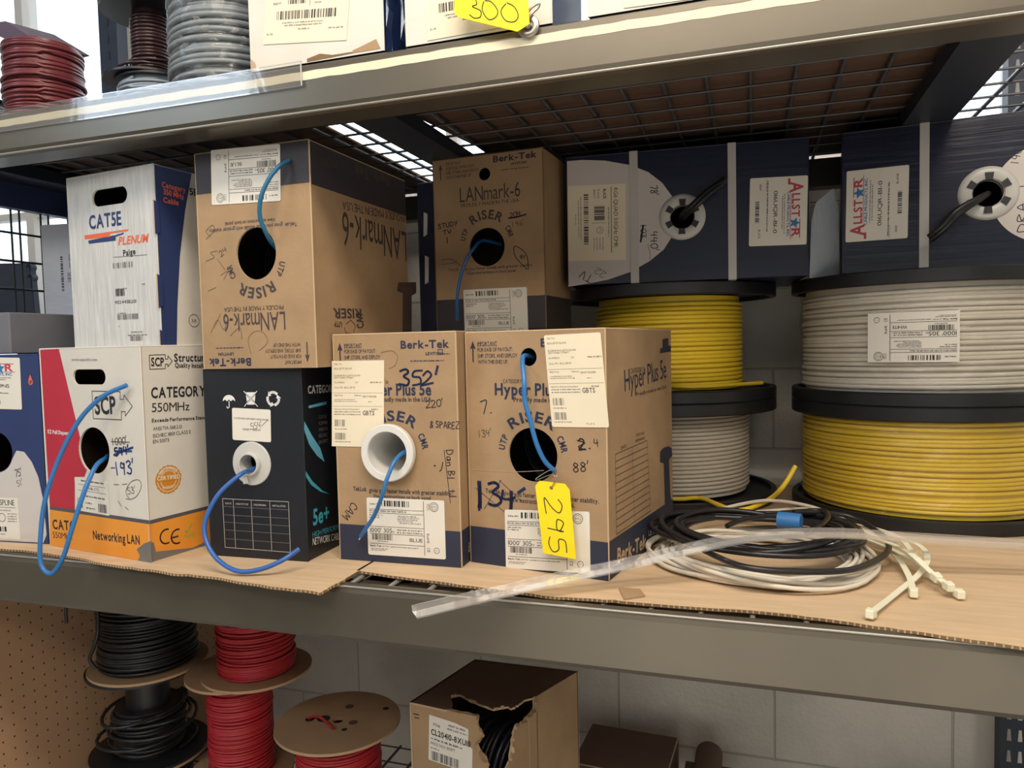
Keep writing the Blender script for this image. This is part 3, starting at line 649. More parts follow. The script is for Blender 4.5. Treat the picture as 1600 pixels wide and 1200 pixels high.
# right side printing
rt = c.right
def RT(t, bl, br, hp, m=INKB, b=0): text(mb, rt, t, bl, br, hp, m, b, .0005)
lpoly(mb, rt, [(0, 0), (c.d, 0), (c.d, .155*h), (0, .155*h)], NAVY, .0003)
RT('Berk-Tek', (964, 880), (1009, 855), 20, KEDGE, 1); RT('LEVITON', (1013, 838), (1034, 826), 8, WHITEI)
RT('CATEGORY 5e', (985, 584), (1008, 580), 8, INKW); RT('Hyper Plus 5e', (976, 612), (1041, 590), 33, INKB, 0); RT('Proudly made in the USA', (994, 619), (1041, 607), 6, INKW)
g = [rt.uv(*p) for p in ((961, 710), (1011, 688), (1016, 798), (963, 835))]
def gp(s, t):
    a = [g[0][k]+(g[1][k]-g[0][k])*s for k in (0, 1)]; b = [g[3][k]+(g[2][k]-g[3][k])*s for k in (0, 1)]; return (a[0]+(b[0]-a[0])*t, a[1]+(b[1]-a[1])*t)
for k in range(12): lstroke(mb, rt, [gp(0, k/11), gp(1, k/11)], .0011, INKW)
for s in (0, .5, 1): lstroke(mb, rt, [gp(s, 0), gp(s, 1)], .0009, INKW)
RT('DATE', (970, 703), (978, 699), 5, INKW); RT('FOOTAGE', (994, 682), (1006, 678), 4, INKW); RT('REMAINING', (993, 691), (1007, 686), 4, INKW)
lpoly(mb, rt, [rt.uv(*p) for p in ((1031, 722), (1031, 706), (1036, 700), (1044, 697), (1049, 700), (1050, 712), (1045, 718), (1047, 770), (1050, 790), (1050, 838), (1040, 842), (1037, 724))], NAVY, .0004)
lpoly(mb, rt, [rt.uv(*p) for p in ((1031, 552), (1031, 545), (1035, 543), (1035, 530), (1044, 528), (1044, 540), (1048, 540), (1048, 549))], NAVY, .0004)
c.done()
lb, f, W, H = c.sheetpx(fr, (791, 887), (923, 896), (789, 796)); berk_label(lb, f, W, H, 'BLUE', 11); lb.build('product_label', c.root, label='white printed product label')
lb, f, W, H = c.sheetpx(fr, (863, 667), (952, 668), (850, 524), LABELC); ship_label(lb, f, W, H, 5, True); lb.build('shipping_label', c.root, label='cream shipping label')
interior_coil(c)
cable(c.root, [fr.P(.452*w_, .89*h, -.03), fr.P(.445*w_, .893*h, .004), pY(819, 595, 1.065), pY(820, 625, 1.062), pY(828, 655, 1.062), pY(838, 692, 1.066), pY(851, 720, 1.075), pY(867, 736, 1.085)], .0038, BLUEC)
# tag
tg = thing('price_tag', pY(872, 870, 1.062), 'yellow tag reading 295 hung on wire from the brown box hole', 'price tag')
tf = Frame(pY(849, 864, 1.066), pY(899, 870, 1.060)-pY(849, 864, 1.066), pY(843, 760, 1.070)-pY(849, 864, 1.066)); q = [tf.uv(*p) for p in ((849, 864), (900, 870), (897, 762), (890, 753), (850, 751), (843, 760))]
tm = MB(); tm.slab(tf, q, [[tf.uv(868+3*math.cos(a*PI/6), 761+3*math.sin(a*PI/6)) for a in range(12)]], 0, .0006, TAG)
hand(tm, tf, '295', (857, 777), (860, 868), 27, 1.5, PEN, .0009)
tm.build('tag_card', tg)
tm = MB(); a = tf.P(*tf.uv(868, 761), .001); tm.tube(spline([a, pY(869, 748, 1.062), pY(860, 742, 1.063), pY(839, 750, 1.07), pY(840, 746, 1.075), pY(862, 734, 1.078), pY(870, 745, 1.066), a], 8), .0006, ZINC, 6); tm.build('wire_loop', tg, label='thin steel tie wire')

# --- kraft box, left front, white tube
c = Carton(-.665, 1.076, .8, .219, .29, .378, SHELF, 'brown cable box with white tube in its hole and 352 written on it')
w_, h = c.w, c.h; fr = c.front; mb = c.mb
tc_ = fr.uv(611, 706); c.shell(KRAFT, [circ(*tc_, .040)]); hyper_front(c)
lpoly(mb, c.right, [(0, 0), (c.d, 0), (c.d, .155*h), (0, .155*h)], NAVY, .0003); text(mb, c.right, 'Berk-Tek', (732, 862), (748, 858), 14, KEDGE, 1)
for s in ([(625, 580), (634, 577), (638, 582), (631, 588), (639, 594), (636, 602), (624, 600)],): pstroke(mb, fr, s, 3.6, PENN)
pstroke(mb, fr, [(660, 579), (648, 580), (645, 588), (656, 590), (657, 599), (645, 602)], 3.2, PENN); pstroke(mb, fr, [(661, 587), (668, 580), (674, 586), (667, 595), (659, 602), (677, 598)], 3.2, PENN); pstroke(mb, fr, [(684, 572), (681, 585)], 4, PENN)
hand(mb, fr, "220'", (666, 637), (695, 634), 11, 1.2, PEN); hand(mb, fr, '& SPAREZ', (672, 668), (719, 670), 10, 1.2, PEN); hand(mb, fr, 'CAM', (551, 784), (534, 806), 12, 1.2, PEN)
hand(mb, fr, 'Dan Bldtl', (697, 703), (702, 784), 11, 1.1, PEN); pstroke(mb, fr, [(692, 722), (690, 733), (687, 736)], 1.4, PEN); pstroke(mb, fr, [(694, 703), (704, 786)], .9, PEN); pstroke(mb, fr, [(679, 727), (680, 728)], 2.4, PEN)
pstroke(mb, fr, [(595, 551), (612, 548), (621, 556), (618, 570), (608, 576)], .8, CORE)
c.done()
lb, f, W, H = c.sheetpx(fr, (576, 866), (697, 874), (573, 777)); berk_label(lb, f, W, H, 'BLUE', 21); lb.build('product_label', c.root, label='white printed product label')
f, W, H = subpx(fr, (519, 697), (600, 699), (519, 564)); lb = MB(); tu, tv = f.uv(611, 706); tr_ = .044
ax_ = tu-math.sqrt(max(0, tr_**2-tv**2)); ay_ = tv+math.sqrt(max(0, tr_**2-(W-tu)**2)); t0_, t1_ = math.atan2(-tv, ax_-tu) % (2*PI), math.atan2(ay_-tv, W-tu)
lb.slab(f, [(0, 0)]+[(tu+tr_*math.cos(t0_+(t1_-t0_)*k/12), tv+tr_*math.sin(t0_+(t1_-t0_)*k/12)) for k in range(13)]+[(W, H), (0, H)], (), 0, .0004, LABELC); ship_label(lb, f, W, H, 9); lb.build('shipping_label', c.root, label='cream shipping label')
tm = MB(); ctr = fr.P(*tc_, 0)
tm.lathe(ctr, [(.0345, -.14), (.0345, .0), (.0345, .014), (.0355, .0165), (.0455, .0165), (.047, .0145), (.047, .006), (.0425, .002), (.0385, .001), (.0385, -.14)], PLW, 64, axis=fr.N, closed=True, smooth=False); tm.build('tube_grommet', c.root, label='white plastic tube grommet')
cable(c.root, [fr.P(*fr.uv(655, 698), -.06), fr.P(*fr.uv(636, 704), -.005), pY(618, 719, 1.048), pY(604, 750, 1.03), pY(597, 775, 1.03), pY(585, 805, 1.045), pY(570, 828, 1.06), pY(564, 838, 1.068)], .0034, BLUEC, copper=True)
# --- white CAT5E box stacked and SCP box
c = Carton(-1.255, 1.025, -9.2, .282, .30, .367, SHELF, 'white, red and orange network cable box with a blue cable looping from its hole')
w_, h = c.w, c.h; fr = c.front; mb = c.mb
hcx, hcy = fr.uv(147, 704); hw = abs(fr.uv(170, 704)[0]-fr.uv(123, 704)[0])/2; hh = .0415
scx, scy = fr.uv(139, 589); c.shell(WHITEB, [circ(hcx, hcy, hw, 40, hh), slot(scx, scy, abs(fr.uv(165, 589)[0]-fr.uv(114, 589)[0]), .027)], mat('white_box_edge', (.7, .66, .58), .8))
# red field, clipped round the hole
red = [fr.uv(*p) for p in ((63, 547), (92, 545))]
arc = [(hcx+hw*1.02*math.cos(a), hcy+hh*1.02*math.sin(a)) for a in [math.radians(150+k*11) for k in range(9)]]
red += arc+[fr.uv(132, 745), fr.uv(117, 745), fr.uv(117, 797), fr.uv(78, 791)]; lpoly(mb, fr, red, CRIM, .0003)
lpoly(mb, fr, [fr.uv(*p) for p in ((78, 791), (234, 813), (234, 819), (78, 796))], BARGR, .00045)
lpoly(mb, fr, [(0, 0), (w_, 0), fr.uv(234, 818), fr.uv(78, 796)], ORNG, .0003)
text(mb, fr, 'www.scpcafix.com', (112, 564), (152, 564), 4.5, INKG)
def outline(fr, pts, w, m, close=True):
    q = [fr.uv(*p) for p in pts]; q = q+[q[0]] if close else q; lstroke(mb, fr, q, w, m)
outline(fr, [(144, 611), (188, 612), (188, 624), (193, 624), (194, 617), (207, 635), (196, 650), (196, 643), (190, 643), (190, 656), (146, 654)], .0013, INK)
text(mb, fr, 'SCP', (149, 647), (182, 646), 26, INK, 1); outline(fr, [(156, 637), (153, 620), (160, 616), (164, 622)], .001, INK, False)
text(mb, fr, 'EZ Pull Dispenser', (75, 677), (113, 680), 5.5, WHITEI, 1)
text(mb, fr, 'CAT6', (83, 826), (115, 829), 14, INK, 1); text(mb, fr, '550MHz', (83, 840), (114, 843), 9, INK); text(mb, fr, 'Networking LAN', (146, 842), (219, 851), 13, INK, 1)
hand(mb, fr, "1000'", (175, 696), (200, 694), 11, 1.2, PEN); pstroke(mb, fr, [(174, 690), (203, 691)], 1.2, PEN)
hand(mb, fr, "594'", (180, 712), (204, 708), 12, 3, PENB); pstroke(mb, fr, [(178, 711), (195, 704), (208, 699)], 3.4, PENB); pstroke(mb, fr, [(180, 705), (206, 705)], 3, PENB)
hand(mb, fr, "193'", (180, 742), (213, 739), 20, 2.6, PENB); pstroke(mb, fr, [(174, 731), (180, 731)], 1.6, PENB)
hand(mb, fr, "53'", (200, 772), (214, 770), 10, 1, PENG); pstroke(mb, fr, [(203, 780), (197, 768), (205, 753), (217, 750), (221, 760), (214, 775), (204, 780), (197, 779)], 1, PENG)
for a, b in (((185, 783), (190, 791)), ((196, 792), (201, 797)), ((178, 757), (186, 757)), ((191, 757), (199, 756))): pstroke(mb, fr, [a, b], 1, PENG)
rt = c.right
lpoly(mb, rt, [rt.uv(*p) for p in ((234, 813), (327, 790), (327, 795), (234, 819))], BARGR, .00045)
lpoly(mb, rt, [(0, 0), (c.d, 0), rt.uv(340, 792), rt.uv(234, 818)], ORNG, .0003)
for t, bl, br, hp, b in (('SCP', (236, 572), (256, 572), 13, 1), ('Structured', (272, 565), (332, 564), 12, 1), ('Quality Installations', (273, 574), (335, 575), 7, 1), ('CATEGORY', (236, 622), (321, 618), 16, 1), ('550MHz', (237, 644), (296, 641), 14, 0),
        ('Exceeds Performance Standards', (237, 660), (333, 654), 5.5, 1), ('ANSI/TIA-568.2-D', (239, 673), (284, 669), 5.5, 0), ('ISO/IEC 11801 CLASS E', (239, 684), (298, 677), 5.5, 0), ('EN 50173', (239, 693), (264, 690), 5.5, 0)): text(mb, rt, t, bl, br, hp, INK, b)
outline(rt, [(233, 555), (258, 554), (258, 561), (262, 561), (262, 556), (269, 564), (262, 573), (262, 569), (258, 569), (258, 576), (234, 577)], .0012, INK)
q = rt.uv(263, 749); rx = abs(rt.uv(284, 749)[0]-rt.uv(243, 749)[0])/2; ry = .0255
mb.add([rt.P(q[0]+rx*math.cos(2*PI*k/36)*(1 if k % 2 else .94), q[1]+ry*math.sin(2*PI*k/36)*(1 if k % 2 else .94), .0004) for k in range(36)], [tuple(range(36))], GOLD)
lring(mb, rt, q[0], q[1], rx*.85, .0012, LABELC, .0006, 28, ry*.85); lring(mb, rt, q[0], q[1], rx*.62, .0012, LABELC, .0006, 28, ry*.62)
lpoly(mb, rt, [rt.uv(*p) for p in ((242, 754), (282, 748), (283, 740), (243, 745))], GOLD, .0007); text(mb, rt, 'CERTIFIED', (245, 751), (281, 747), 6, LABELC, 1, .0009)
for a0, t in ((-55, 'PERFORMANCE'),):
    s_ = Sub(rt, q, (1, 0)); gl, Wd = layout(t, 1)
    for (vs, fs, gw), x0 in gl:
        a = math.radians(a0+110*(x0+gw/2)/Wd); k = .0055/CAP; s2 = Sub(rt, (q[0]+rx*.66*math.sin(a), q[1]+ry*.66*math.cos(a)), (math.cos(a), -math.sin(a))); mb.add([s2.P((vx-gw/2)*k*.8, vy*k, .0008) for vx, vy in vs], fs, LABELC)
ltext(mb, rt, 'WARRANTY', q[0]-rx*.5, q[1]-ry*.62, rx, .0045, LABELC, 1, .0008)
# CE mark and green tick
for cx, flip in ((260, 0), (277, 1)):
    a = rt.uv(cx, 838); rr = .0125; pts = [(a[0]+rr*math.cos(math.radians(t))*1.0, a[1]+rr*math.sin(math.radians(t))) for t in range(70, 291, 20)]; lstroke(mb, rt, pts, .0028, INK, .0005)
    if flip: lstroke(mb, rt, [(a[0]-rr, a[1]), (a[0]+rr*.1, a[1])], .0028, INK, .0005)
outline(rt, [(289, 829), (292, 832), (300, 818)], .0018, GREEN, False); text(mb, rt, 'RoHS', (288, 841), (304, 838), 6, GREEN)
# silver tape on the lower corner
lpoly(mb, fr, [fr.uv(*p) for p in ((214, 858), (226, 849), (237, 845), (237, 882), (215, 878), (219, 868))], DUCTT, .0007)
lpoly(mb, rt, [rt.uv(*p) for p in ((234, 847), (240, 848), (243, 862), (300, 856), (322, 846), (322, 856), (250, 878), (233, 882))], DUCTT, .0007)
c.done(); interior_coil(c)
lb, f, W, H = c.sheetpx(fr, (121, 797), (172, 806), (117, 745), LABEL)
micro(lb, f, .2*W, .90*H, .7*W, .05*H, INK, 1, .0006); ltext(lb, f, 'CAT6-BL-CTL', .25*W, .68*H, .5*W, .08*H, INK, off=.0006); lrect(lb, f, .1*W, .62*H, .95*W, .63*H, INK, .0006); lrect(lb, f, .1*W, .80*H, .95*W, .81*H, INK, .0006)
lrect(lb, f, .05*W, .10*H, .20*W, .38*H, INKG, .0006); lrect(lb, f, .07*W, .12*H, .18*W, .36*H, LABEL, .0008); micro(lb, f, .3*W, .45*H, .6*W, .05*H, INK, 3, .0006); lbar(lb, f, .68*W, .06*H, .27*W, .25*H, INK, 3, 12, .0006); micro(lb, f, .3*W, .1*H, .3*W, .05*H, INK, 5, .0006); micro(lb, f, .3*W, .25*H, .2*W, .05*H, INK, 6, .0006)
lb.build('product_label', c.root, label='small white printed label under the hole')
cable(c.root, [pY(168, 712, 1.07), pY(165, 716, 1.01), pY(150, 728, .975), pY(133, 765, .95), pY(113, 825, .93), pY(98, 872, .925), pY(80, 896, .925), pY(64, 880, .925), pY(64, 830, .93), pY(72, 775, .935), pY(95, 710, .945), pY(125, 655, .955), pY(160, 620, .965), pY(198, 602, .975)], .0039, BLUEC)

c = Carton(-1.205, 1.058, -6.5, .226, .28, .312, SHELF+.3685, 'scuffed white and blue cable box with a handle slot, on the white and orange box')
w_, h = c.w, c.h; fr = c.front; mb = c.mb
sx, sy = fr.uv(171, 307); c.shell(WHITEC, [slot(sx, sy, abs(fr.uv(199, 307)[0]-fr.uv(144, 307)[0]), .030)], mat('white_box_edge', (.7, .66, .58), .8), WHITEB)
text(mb, fr, 'CAT5E', (140, 358), (190, 351), 20, ABLUE, 1)
lpoly(mb, fr, [fr.uv(*p) for p in ((132, 368), (201, 358), (200, 361), (172, 365), (172, 370), (133, 374))], ORNR, .0004); lpoly(mb, fr, [fr.uv(*p) for p in ((138, 376), (182, 367), (194, 363), (193, 366), (181, 370), (181, 376), (139, 381))], ABLUE, .00035)
text(mb, fr, 'PLENUM', (185, 383), (231, 378), 12, ORNR, 1, slant=.25); text(mb, fr, 'Paige', (193, 400), (212, 397), 9, INK, 1)
pstroke(mb, fr, [(177, 402), (230, 398)], .8, INKG); a = Sub(fr, fr.uv(177, 420), (1, .0)); lbar(mb, a, 0, 0, .052, .010, INKG, 5, 14)
a = Sub(fr, fr.uv(181, 463), (1, 0)); lbar(mb, a, 0, 0, .024, .0125, INK, 8, 14); text(mb, fr, '902445B201', (180, 475), (213, 473), 5, INK)
a = Sub(fr, fr.uv(184, 500), (1, 0)); lbar(mb, a, 0, 0, .054, .010, INKG, 9, 30); a = Sub(fr, fr.uv(204, 533), (1, 0)); lbar(mb, a, 0, 0, .032, .009, INKG, 12, 18)
for p, q_ in (((181, 453), .03), ((222, 445), .008), ((184, 491), .022), ((185, 511), .004), ((205, 520), .03), ((200, 525), .05)):
    a = fr.uv(*p); micro(mb, fr, a[0], a[1], q_, .0025, INKG, 2)
rt = c.right
lpoly(mb, rt, [(.0, 0), rt.uv(276, 545), rt.uv(277, 480), rt.uv(281, 400), rt.uv(289, 330), rt.uv(300, 267), (0, h)], ABLUE, .0003)
for t, bl, br in (('Category', (253, 292), (290, 301)), ('350 MHz', (255, 303), (287, 312)), ('Cable', (255, 316), (279, 321))): text(mb, rt, t, bl, br, 8, ORNR, 1)
text(mb, rt, '5E', (296, 304), (309, 306), 10, INK, 1)
for y0, y1 in ((313, 366), (428, 481), (515, 545)):   # locking tabs standing proud of the side
    u0, v0 = rt.uv(242, y1); u1, v1 = rt.uv(242, y0); mb.slab(rt, [(-.004, v0), (.006, v0+.004), (.006, v1-.004), (-.004, v1)], (), 0, .003, ABLUE, KEDGE)
lring(mb, rt, *rt.uv(303, 501), .012, .0012, INKG, .0004, 24); ltext(mb, rt, '3A', rt.uv(303, 501)[0]-.006, rt.uv(303, 501)[1]-.003, .012, .006, INKG)
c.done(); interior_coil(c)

# --- black CAT5e box and the inverted kraft box above it
c = Carton(-.902, 1.042, 1.8, .191, .30, .324, SHELF, 'black cable box with round white hub and small white label, under the inverted brown box')
w_, h = c.w, c.h; fr = c.front; mb = c.mb; hb = fr.uv(394, 724); c.shell(BLACKB, [circ(*hb, .017, 28)], BLACKB)
# umbrella / bin / recycle marks
u, v = fr.uv(358, 627)
lpoly(mb, fr, [(u+.0125*math.cos(math.radians(a)), v+.011*math.sin(math.radians(a))) for a in range(0, 181, 15)]+[(u-.008, v+.003), (u-.004, v), (u, v+.003), (u+.004, v), (u+.008, v+.003)], WHITEI, .0004)
lstroke(mb, fr, [(u, v), (u, v-.010), (u-.003, v-.012), (u-.005, v-.009)], .0015, WHITEI)
u, v = fr.uv(392, 623); lpoly(mb, fr, [(u-.010, v+.011), (u+.010, v+.011), (u+.007, v-.010), (u-.007, v-.010)], WHITEI, .0004); lstroke(mb, fr, [(u-.013, v+.012), (u+.013, v-.012)], .0028, BLACKB, .0005)
lstroke(mb, fr, [(u+.013, v+.012), (u-.013, v-.012)], .0028, BLACKB, .0005); lstroke(mb, fr, [(u-.013, v+.013), (u+.013, v-.013)], .0012, WHITEI, .0006); lstroke(mb, fr, [(u+.013, v+.013), (u-.013, v-.013)], .0012, WHITEI, .0006)
u, v = fr.uv(427, 623)
for k in range(3):
    a = math.radians(90+120*k); p = [(u+.011*math.cos(a+t), v+.011*math.sin(a+t)) for t in (-.75, -.3, .1, .45)]; lstroke(mb, fr, p, .0045, WHITEI); e_ = p[-1]; b = a+.6
    lpoly(mb, fr, [(u+.006*math.cos(b), v+.006*math.sin(b)), (u+.0155*math.cos(b), v+.0155*math.sin(b)), (u+.0105*math.cos(b+.6), v+.0105*math.sin(b+.6))], WHITEI, .0005)
g = [fr.uv(*p) for p in ((348, 779), (451, 784), (454, 863), (352, 855))]
for k in (0, .16, .33, .48, .64, .82, 1): lstroke(mb, fr, [gp(0, k), gp(1, k)], .0008, INKG if 0 < k < 1 else STRAP)
for s in (0, .165, .44, .72, 1): lstroke(mb, fr, [gp(s, 0), gp(s, 1)], .0008, STRAP)
for t, s in (('DATE', .02), ('CABLE FOOTAGE', .18), ('CABLE REMAINING', .45), ('INSTALLATION', .74)):
    a = gp(s+.02, .11); ltext(mb, fr, t, a[0], a[1], .012 if t == 'DATE' else .025, .003, STRAP)
rt = c.right
for t, bl, br, hp, m, b in (('CATEGORY', (481, 615), (524, 612), 12, WHITEI, 1), ('5e+', (489, 821), (514, 812), 23, TEAL, 1), ('HIGH PERFORMANCE', (488, 840), (543, 822), 8, TEAL, 0), ('NETWORK CABLE', (488, 852), (532, 842), 11, WHITEI, 0)): text(mb, rt, t, bl, br, hp, m, b)
for k, t in enumerate(('CAT5E', 'CMR', 'ANSI/TIA', 'ISO/IEC', 'EN 50173')): text(mb, rt, t, (498, 654+k*10), (512 if k else 510, 653+k*9.4), 5, INKG)
lpoly(mb, rt, [rt.uv(*p) for p in ((482, 634), (510, 627), (510, 632), (482, 638))], TEALL, .0004)
lpoly(mb, rt, [rt.uv(*p) for p in ((475, 658), (487, 680), (500, 700), (507, 722), (495, 712), (483, 695), (475, 672))], TEALL, .0004)
lpoly(mb, rt, [rt.uv(*p) for p in ((476, 734), (488, 752), (504, 767), (515, 772), (500, 768), (486, 758), (476, 742))], TEAL, .0004)
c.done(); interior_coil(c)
lb, f, W, H = c.sheetpx(fr, (364, 687), (424, 691), (363, 637)); ltext(lb, f, 'CAT5E SOLID 350M RISER CABLE 24AWG', .05*W, .66*H, .9*W, .05*H, INK, off=.0006); ltext(lb, f, '1000FT  305/M', .28*W, .32*H, .45*W, .06*H, INK, off=.0006)
hand(lb, fr, "554'", (393, 671), (412, 668), 10, .9, PENG, .0012); pstroke(lb, fr, [(409, 666), (419, 656)], .9, PENG, .0012); lb.build('product_label', c.root, label='small white label above the hub')
tm = MB(); tm.lathe(fr.P(*hb, 0), [(.0165, -.02), (.0165, .012), (.019, .012), (.0205, .009), (.0205, .004), (.036, .0028), (.0375, .0018), (.0375, .0003), (.02, .0003), (.02, -.02)], PLT, 48, axis=fr.N, closed=True, smooth=False)
lrect(tm, Sub(fr, fr.uv(387, 752), (1, .25)), -.005, -.003, .006, .008, PLT, .006); tm.build('hub', c.root, label='round milky plastic hub')
cable(c.root, [fr.P(hb[0]+.012, hb[1]-.002, -.04), fr.P(hb[0]+.002, hb[1]-.010, .005), pY(375, 742, 1.01), pY(342, 772, .985), pY(322, 810, .97), pY(321, 840, .962), pY(338, 872, .955), pY(370, 892, .953), pY(405, 890, .962), pY(440, 876, .975), pY(467, 858, 1.0)], .0038, BLUED if False else mat('cable_royal_blue', (.03, .12, .42), .35))
DARKPRINT = mat('side_print_brown', (.085, .055, .045), .65)

c = Carton(-.898, 1.04, -1.2, .226, .33, .364, SHELF+.3255, 'brown cable box standing upside down on the black box, blue cable over its label')
w_, h = c.w, c.h; inv = Frame(c.O+c.U*w_+Vector((0, 0, h)), -c.U, (0, 0, -1)); inv.N = c.front.N.copy(); inv.curved = False
fr = c.front; mb = c.mb; hc = fr.uv(400, 396); c.shell(KRAFT, [circ(*hc, .0395, 40, .043)]); lanmark_front(c, inv)
for p in ([(322, 374), (335, 360), (332, 352), (322, 362), (330, 370)], [(322, 408), (335, 402), (329, 395), (340, 392)], [(340, 405), (352, 422)], [(345, 430), (356, 424), (350, 436)], [(325, 455), (338, 449)], [(330, 520), (340, 500), (350, 515), (356, 498)], [(360, 525), (375, 512), (378, 530)], [(335, 512), (345, 490)]): pstroke(mb, fr, p, .8, PENG)
hand(mb, fr, '24', (346, 402), (357, 391), 8, 1, PENG)
pstroke(mb, fr, [(392, 552), (388, 530), (398, 518), (412, 520), (418, 535), (405, 548)], .8, CORE)
rt = c.right; g_ = Frame(rt.P(c.d, h), -rt.U, -rt.V); g_.N = rt.N.copy()
lpoly(mb, rt, [(0, h), (c.d, h), (c.d, .81*h), (0, .81*h)], DARKBAND, .0003)
text(mb, rt, 'LEVITON', (541, 252), (502, 246), 12, DARKPRINT, 0); text(mb, rt, 'Berk-Tek', (608, 274), (552, 257), 16, DARKPRINT, 1)
text(mb, rt, 'PROUDLY MADE IN THE USA', (632, 336), (534, 314), 11, DARKPRINT, 0); text(mb, rt, 'LANmark-6', (634, 363), (534, 330), 44, INKW, 0)
text(mb, rt, 'RISER', (564, 483), (520, 482), 14, INKW, 1); text(mb, rt, 'CAT', (568, 512), (566, 488), 10, INKW, 1); text(mb, rt, 'UTP', (534, 503), (522, 502), 8, INKW, 1)
lpoly(mb, rt, [rt.uv(*p) for p in ((622, 441), (650, 441), (650, 458), (643, 462), (643, 520), (629, 520), (629, 458), (620, 455))], DARKPRINT, .0004)
lstroke(mb, rt, [rt.uv(*p) for p in ((538, 512), (540, 520), (552, 522), (555, 508), (548, 500), (541, 506))], .0012, INKW)
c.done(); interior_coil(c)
a, b, t_ = (440, 315), (335, 324), (437, 225)
lb, f, W, H = c.sheetpx(fr, (438, 225), (330, 235), (439, 314)); berk_label(lb, f, W, H, 'BLUE', 31); lb.build('product_label', c.root, label='white printed label, upside down')
cable(c.root, [fr.P(hc[0]+.025, hc[1]-.01, -.05), fr.P(*fr.uv(425, 378), .002), pY(415, 362, 1.018), pY(406, 338, 1.008), pY(408, 308, 1.005), pY(420, 280, 1.01), pY(436, 260, 1.02), pY(452, 250, 1.033)], .0036, mat('cable_teal_blue', (.015, .13, .26), .35))

# --- kraft box at the back between the stacks, on a hidden carton
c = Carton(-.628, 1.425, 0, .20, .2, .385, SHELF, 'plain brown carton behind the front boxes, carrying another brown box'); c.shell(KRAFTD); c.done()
c = Carton(-.627, 1.42, -3.5, .240, .17, .351, SHELF+.387, 'brown cable box behind the front row with STUDY TV 1 written on it')
w_, h = c.w, c.h; fr = c.front; mb = c.mb; hc = fr.uv(761, 386); c.shell(KRAFT, [circ(*hc, .0385), circ(*fr.uv(757, 272), .0125, 20)], CORE); h_ = c.h; lanmark_front(c, fr)
hand(mb, fr, 'STUDY', (685, 358), (717, 352), 7, 1.3, PEN); hand(mb, fr, 'TV', (693, 367), (707, 364), 6, 1.3, PEN); hand(mb, fr, '1', (697, 380), (703, 379), 9, 1.3, PEN)
hand(mb, fr, "196'", (799, 355), (821, 351), 8, 1, PENG); hand(mb, fr, '204', (797, 341), (815, 337), 8, 1.2, PEN); pstroke(mb, fr, [(795, 341), (808, 339), (822, 335)], 2.5, PEN)
pstroke(mb, fr, [(824, 421), (806, 402), (803, 388), (807, 385), (818, 392), (824, 402), (826, 421)], 1.2, PEN); pstroke(mb, fr, [(812, 402), (816, 398), (814, 404), (820, 399), (819, 405)], 1, PEN)
pstroke(mb, fr, [(690, 406), (705, 405), (720, 415)], 1, PENG); pstroke(mb, fr, [(690, 413), (708, 411), (715, 408)], 1, PENG)
lpoly(mb, c.right, [(0, 0), (c.d, 0), (c.d, .185*h), (0, .185*h)], DARKBAND, .0003)
c.done(); interior_coil(c)
lb, f, W, H = c.sheetpx(fr, (727, 521+8), (826, 519+8), (724, 453)); berk_label(lb, f, W, H, 'BLUE', 41); lb.build('product_label', c.root, label='white printed product label')
cable(c.root, [fr.P(hc[0]+.01, hc[1]+.01, -.05), pY(755, 376, 1.43), pY(742, 386, 1.40), pY(727, 410, 1.385), pY(718, 440, 1.38), pY(714, 470, 1.38), pY(715, 500, 1.39)], .0034, BLUED)
# dark narrow box beside the inverted one
c = Carton(-.668, 1.43, 0, .036, .30, .31, SHELF+.387, 'narrow dark blue carton squeezed between the inverted box and the brown box behind', name='narrow_carton', category='carton'); c.shell(NAVYB, (), NAVYB)
for y0, y1 in ((.10, .16), (.20, .25)): c.mb.slab(c.front, [(.012, y0), (.020, y0+.004), (.022, y1-.004), (.014, y1)], (), 0, .003, STRAP)
c.done()

# --- dark blue box at the far left
c = Carton(-1.518, 1.012, 4.0, .252, .36, .357, SHELF, 'dark blue cable box at the far left end of the middle shelf')
w_, h = c.w, c.h; fr = c.front; mb = c.mb; hc = (fr.uv(-6, 706)[0], fr.uv(-6, 706)[1]); c.shell(ABLUE, [circ(*hc, .0385)], INKG)
arc = [fr.uv(*p) for p in ((26, 704), (38, 706), (50, 722), (60, 745), (67, 778), (71, 815), (73, 835), (68, 848))]
mir = [(2*hc[0]-a, b) for a, b in arc[::-1]]
harc = [(hc[0]+.040*math.cos(math.radians(t)), hc[1]+.040*math.sin(math.radians(t))) for t in range(200, 341, 14)]
lpoly(mb, fr, mir+harc+arc, WSHEET, .0003)
hand(mb, fr, "75'", (25, 745), (36, 743), 11, 1.2, PEN); hand(mb, fr, "51'", (28, 760), (38, 757), 9, 1, PENG)
q = fr.uv(48, 597); lpoly(mb, fr, [(q[0]+.0055*math.cos(math.radians(t)), q[1]+.0055*math.sin(math.radians(t))) for t in range(160, 381, 20)]+[(q[0], q[1]+.015)], ORNR, .0005); ltext(mb, fr, 'UP', q[0]-.0035, q[1]-.003, .007, .006, ABLUE, 1, .0008)
c.done(); interior_coil(c)
lb, f, W, H = c.sheetpx(fr, (-62, 637), (35, 640), (-66, 558)); 
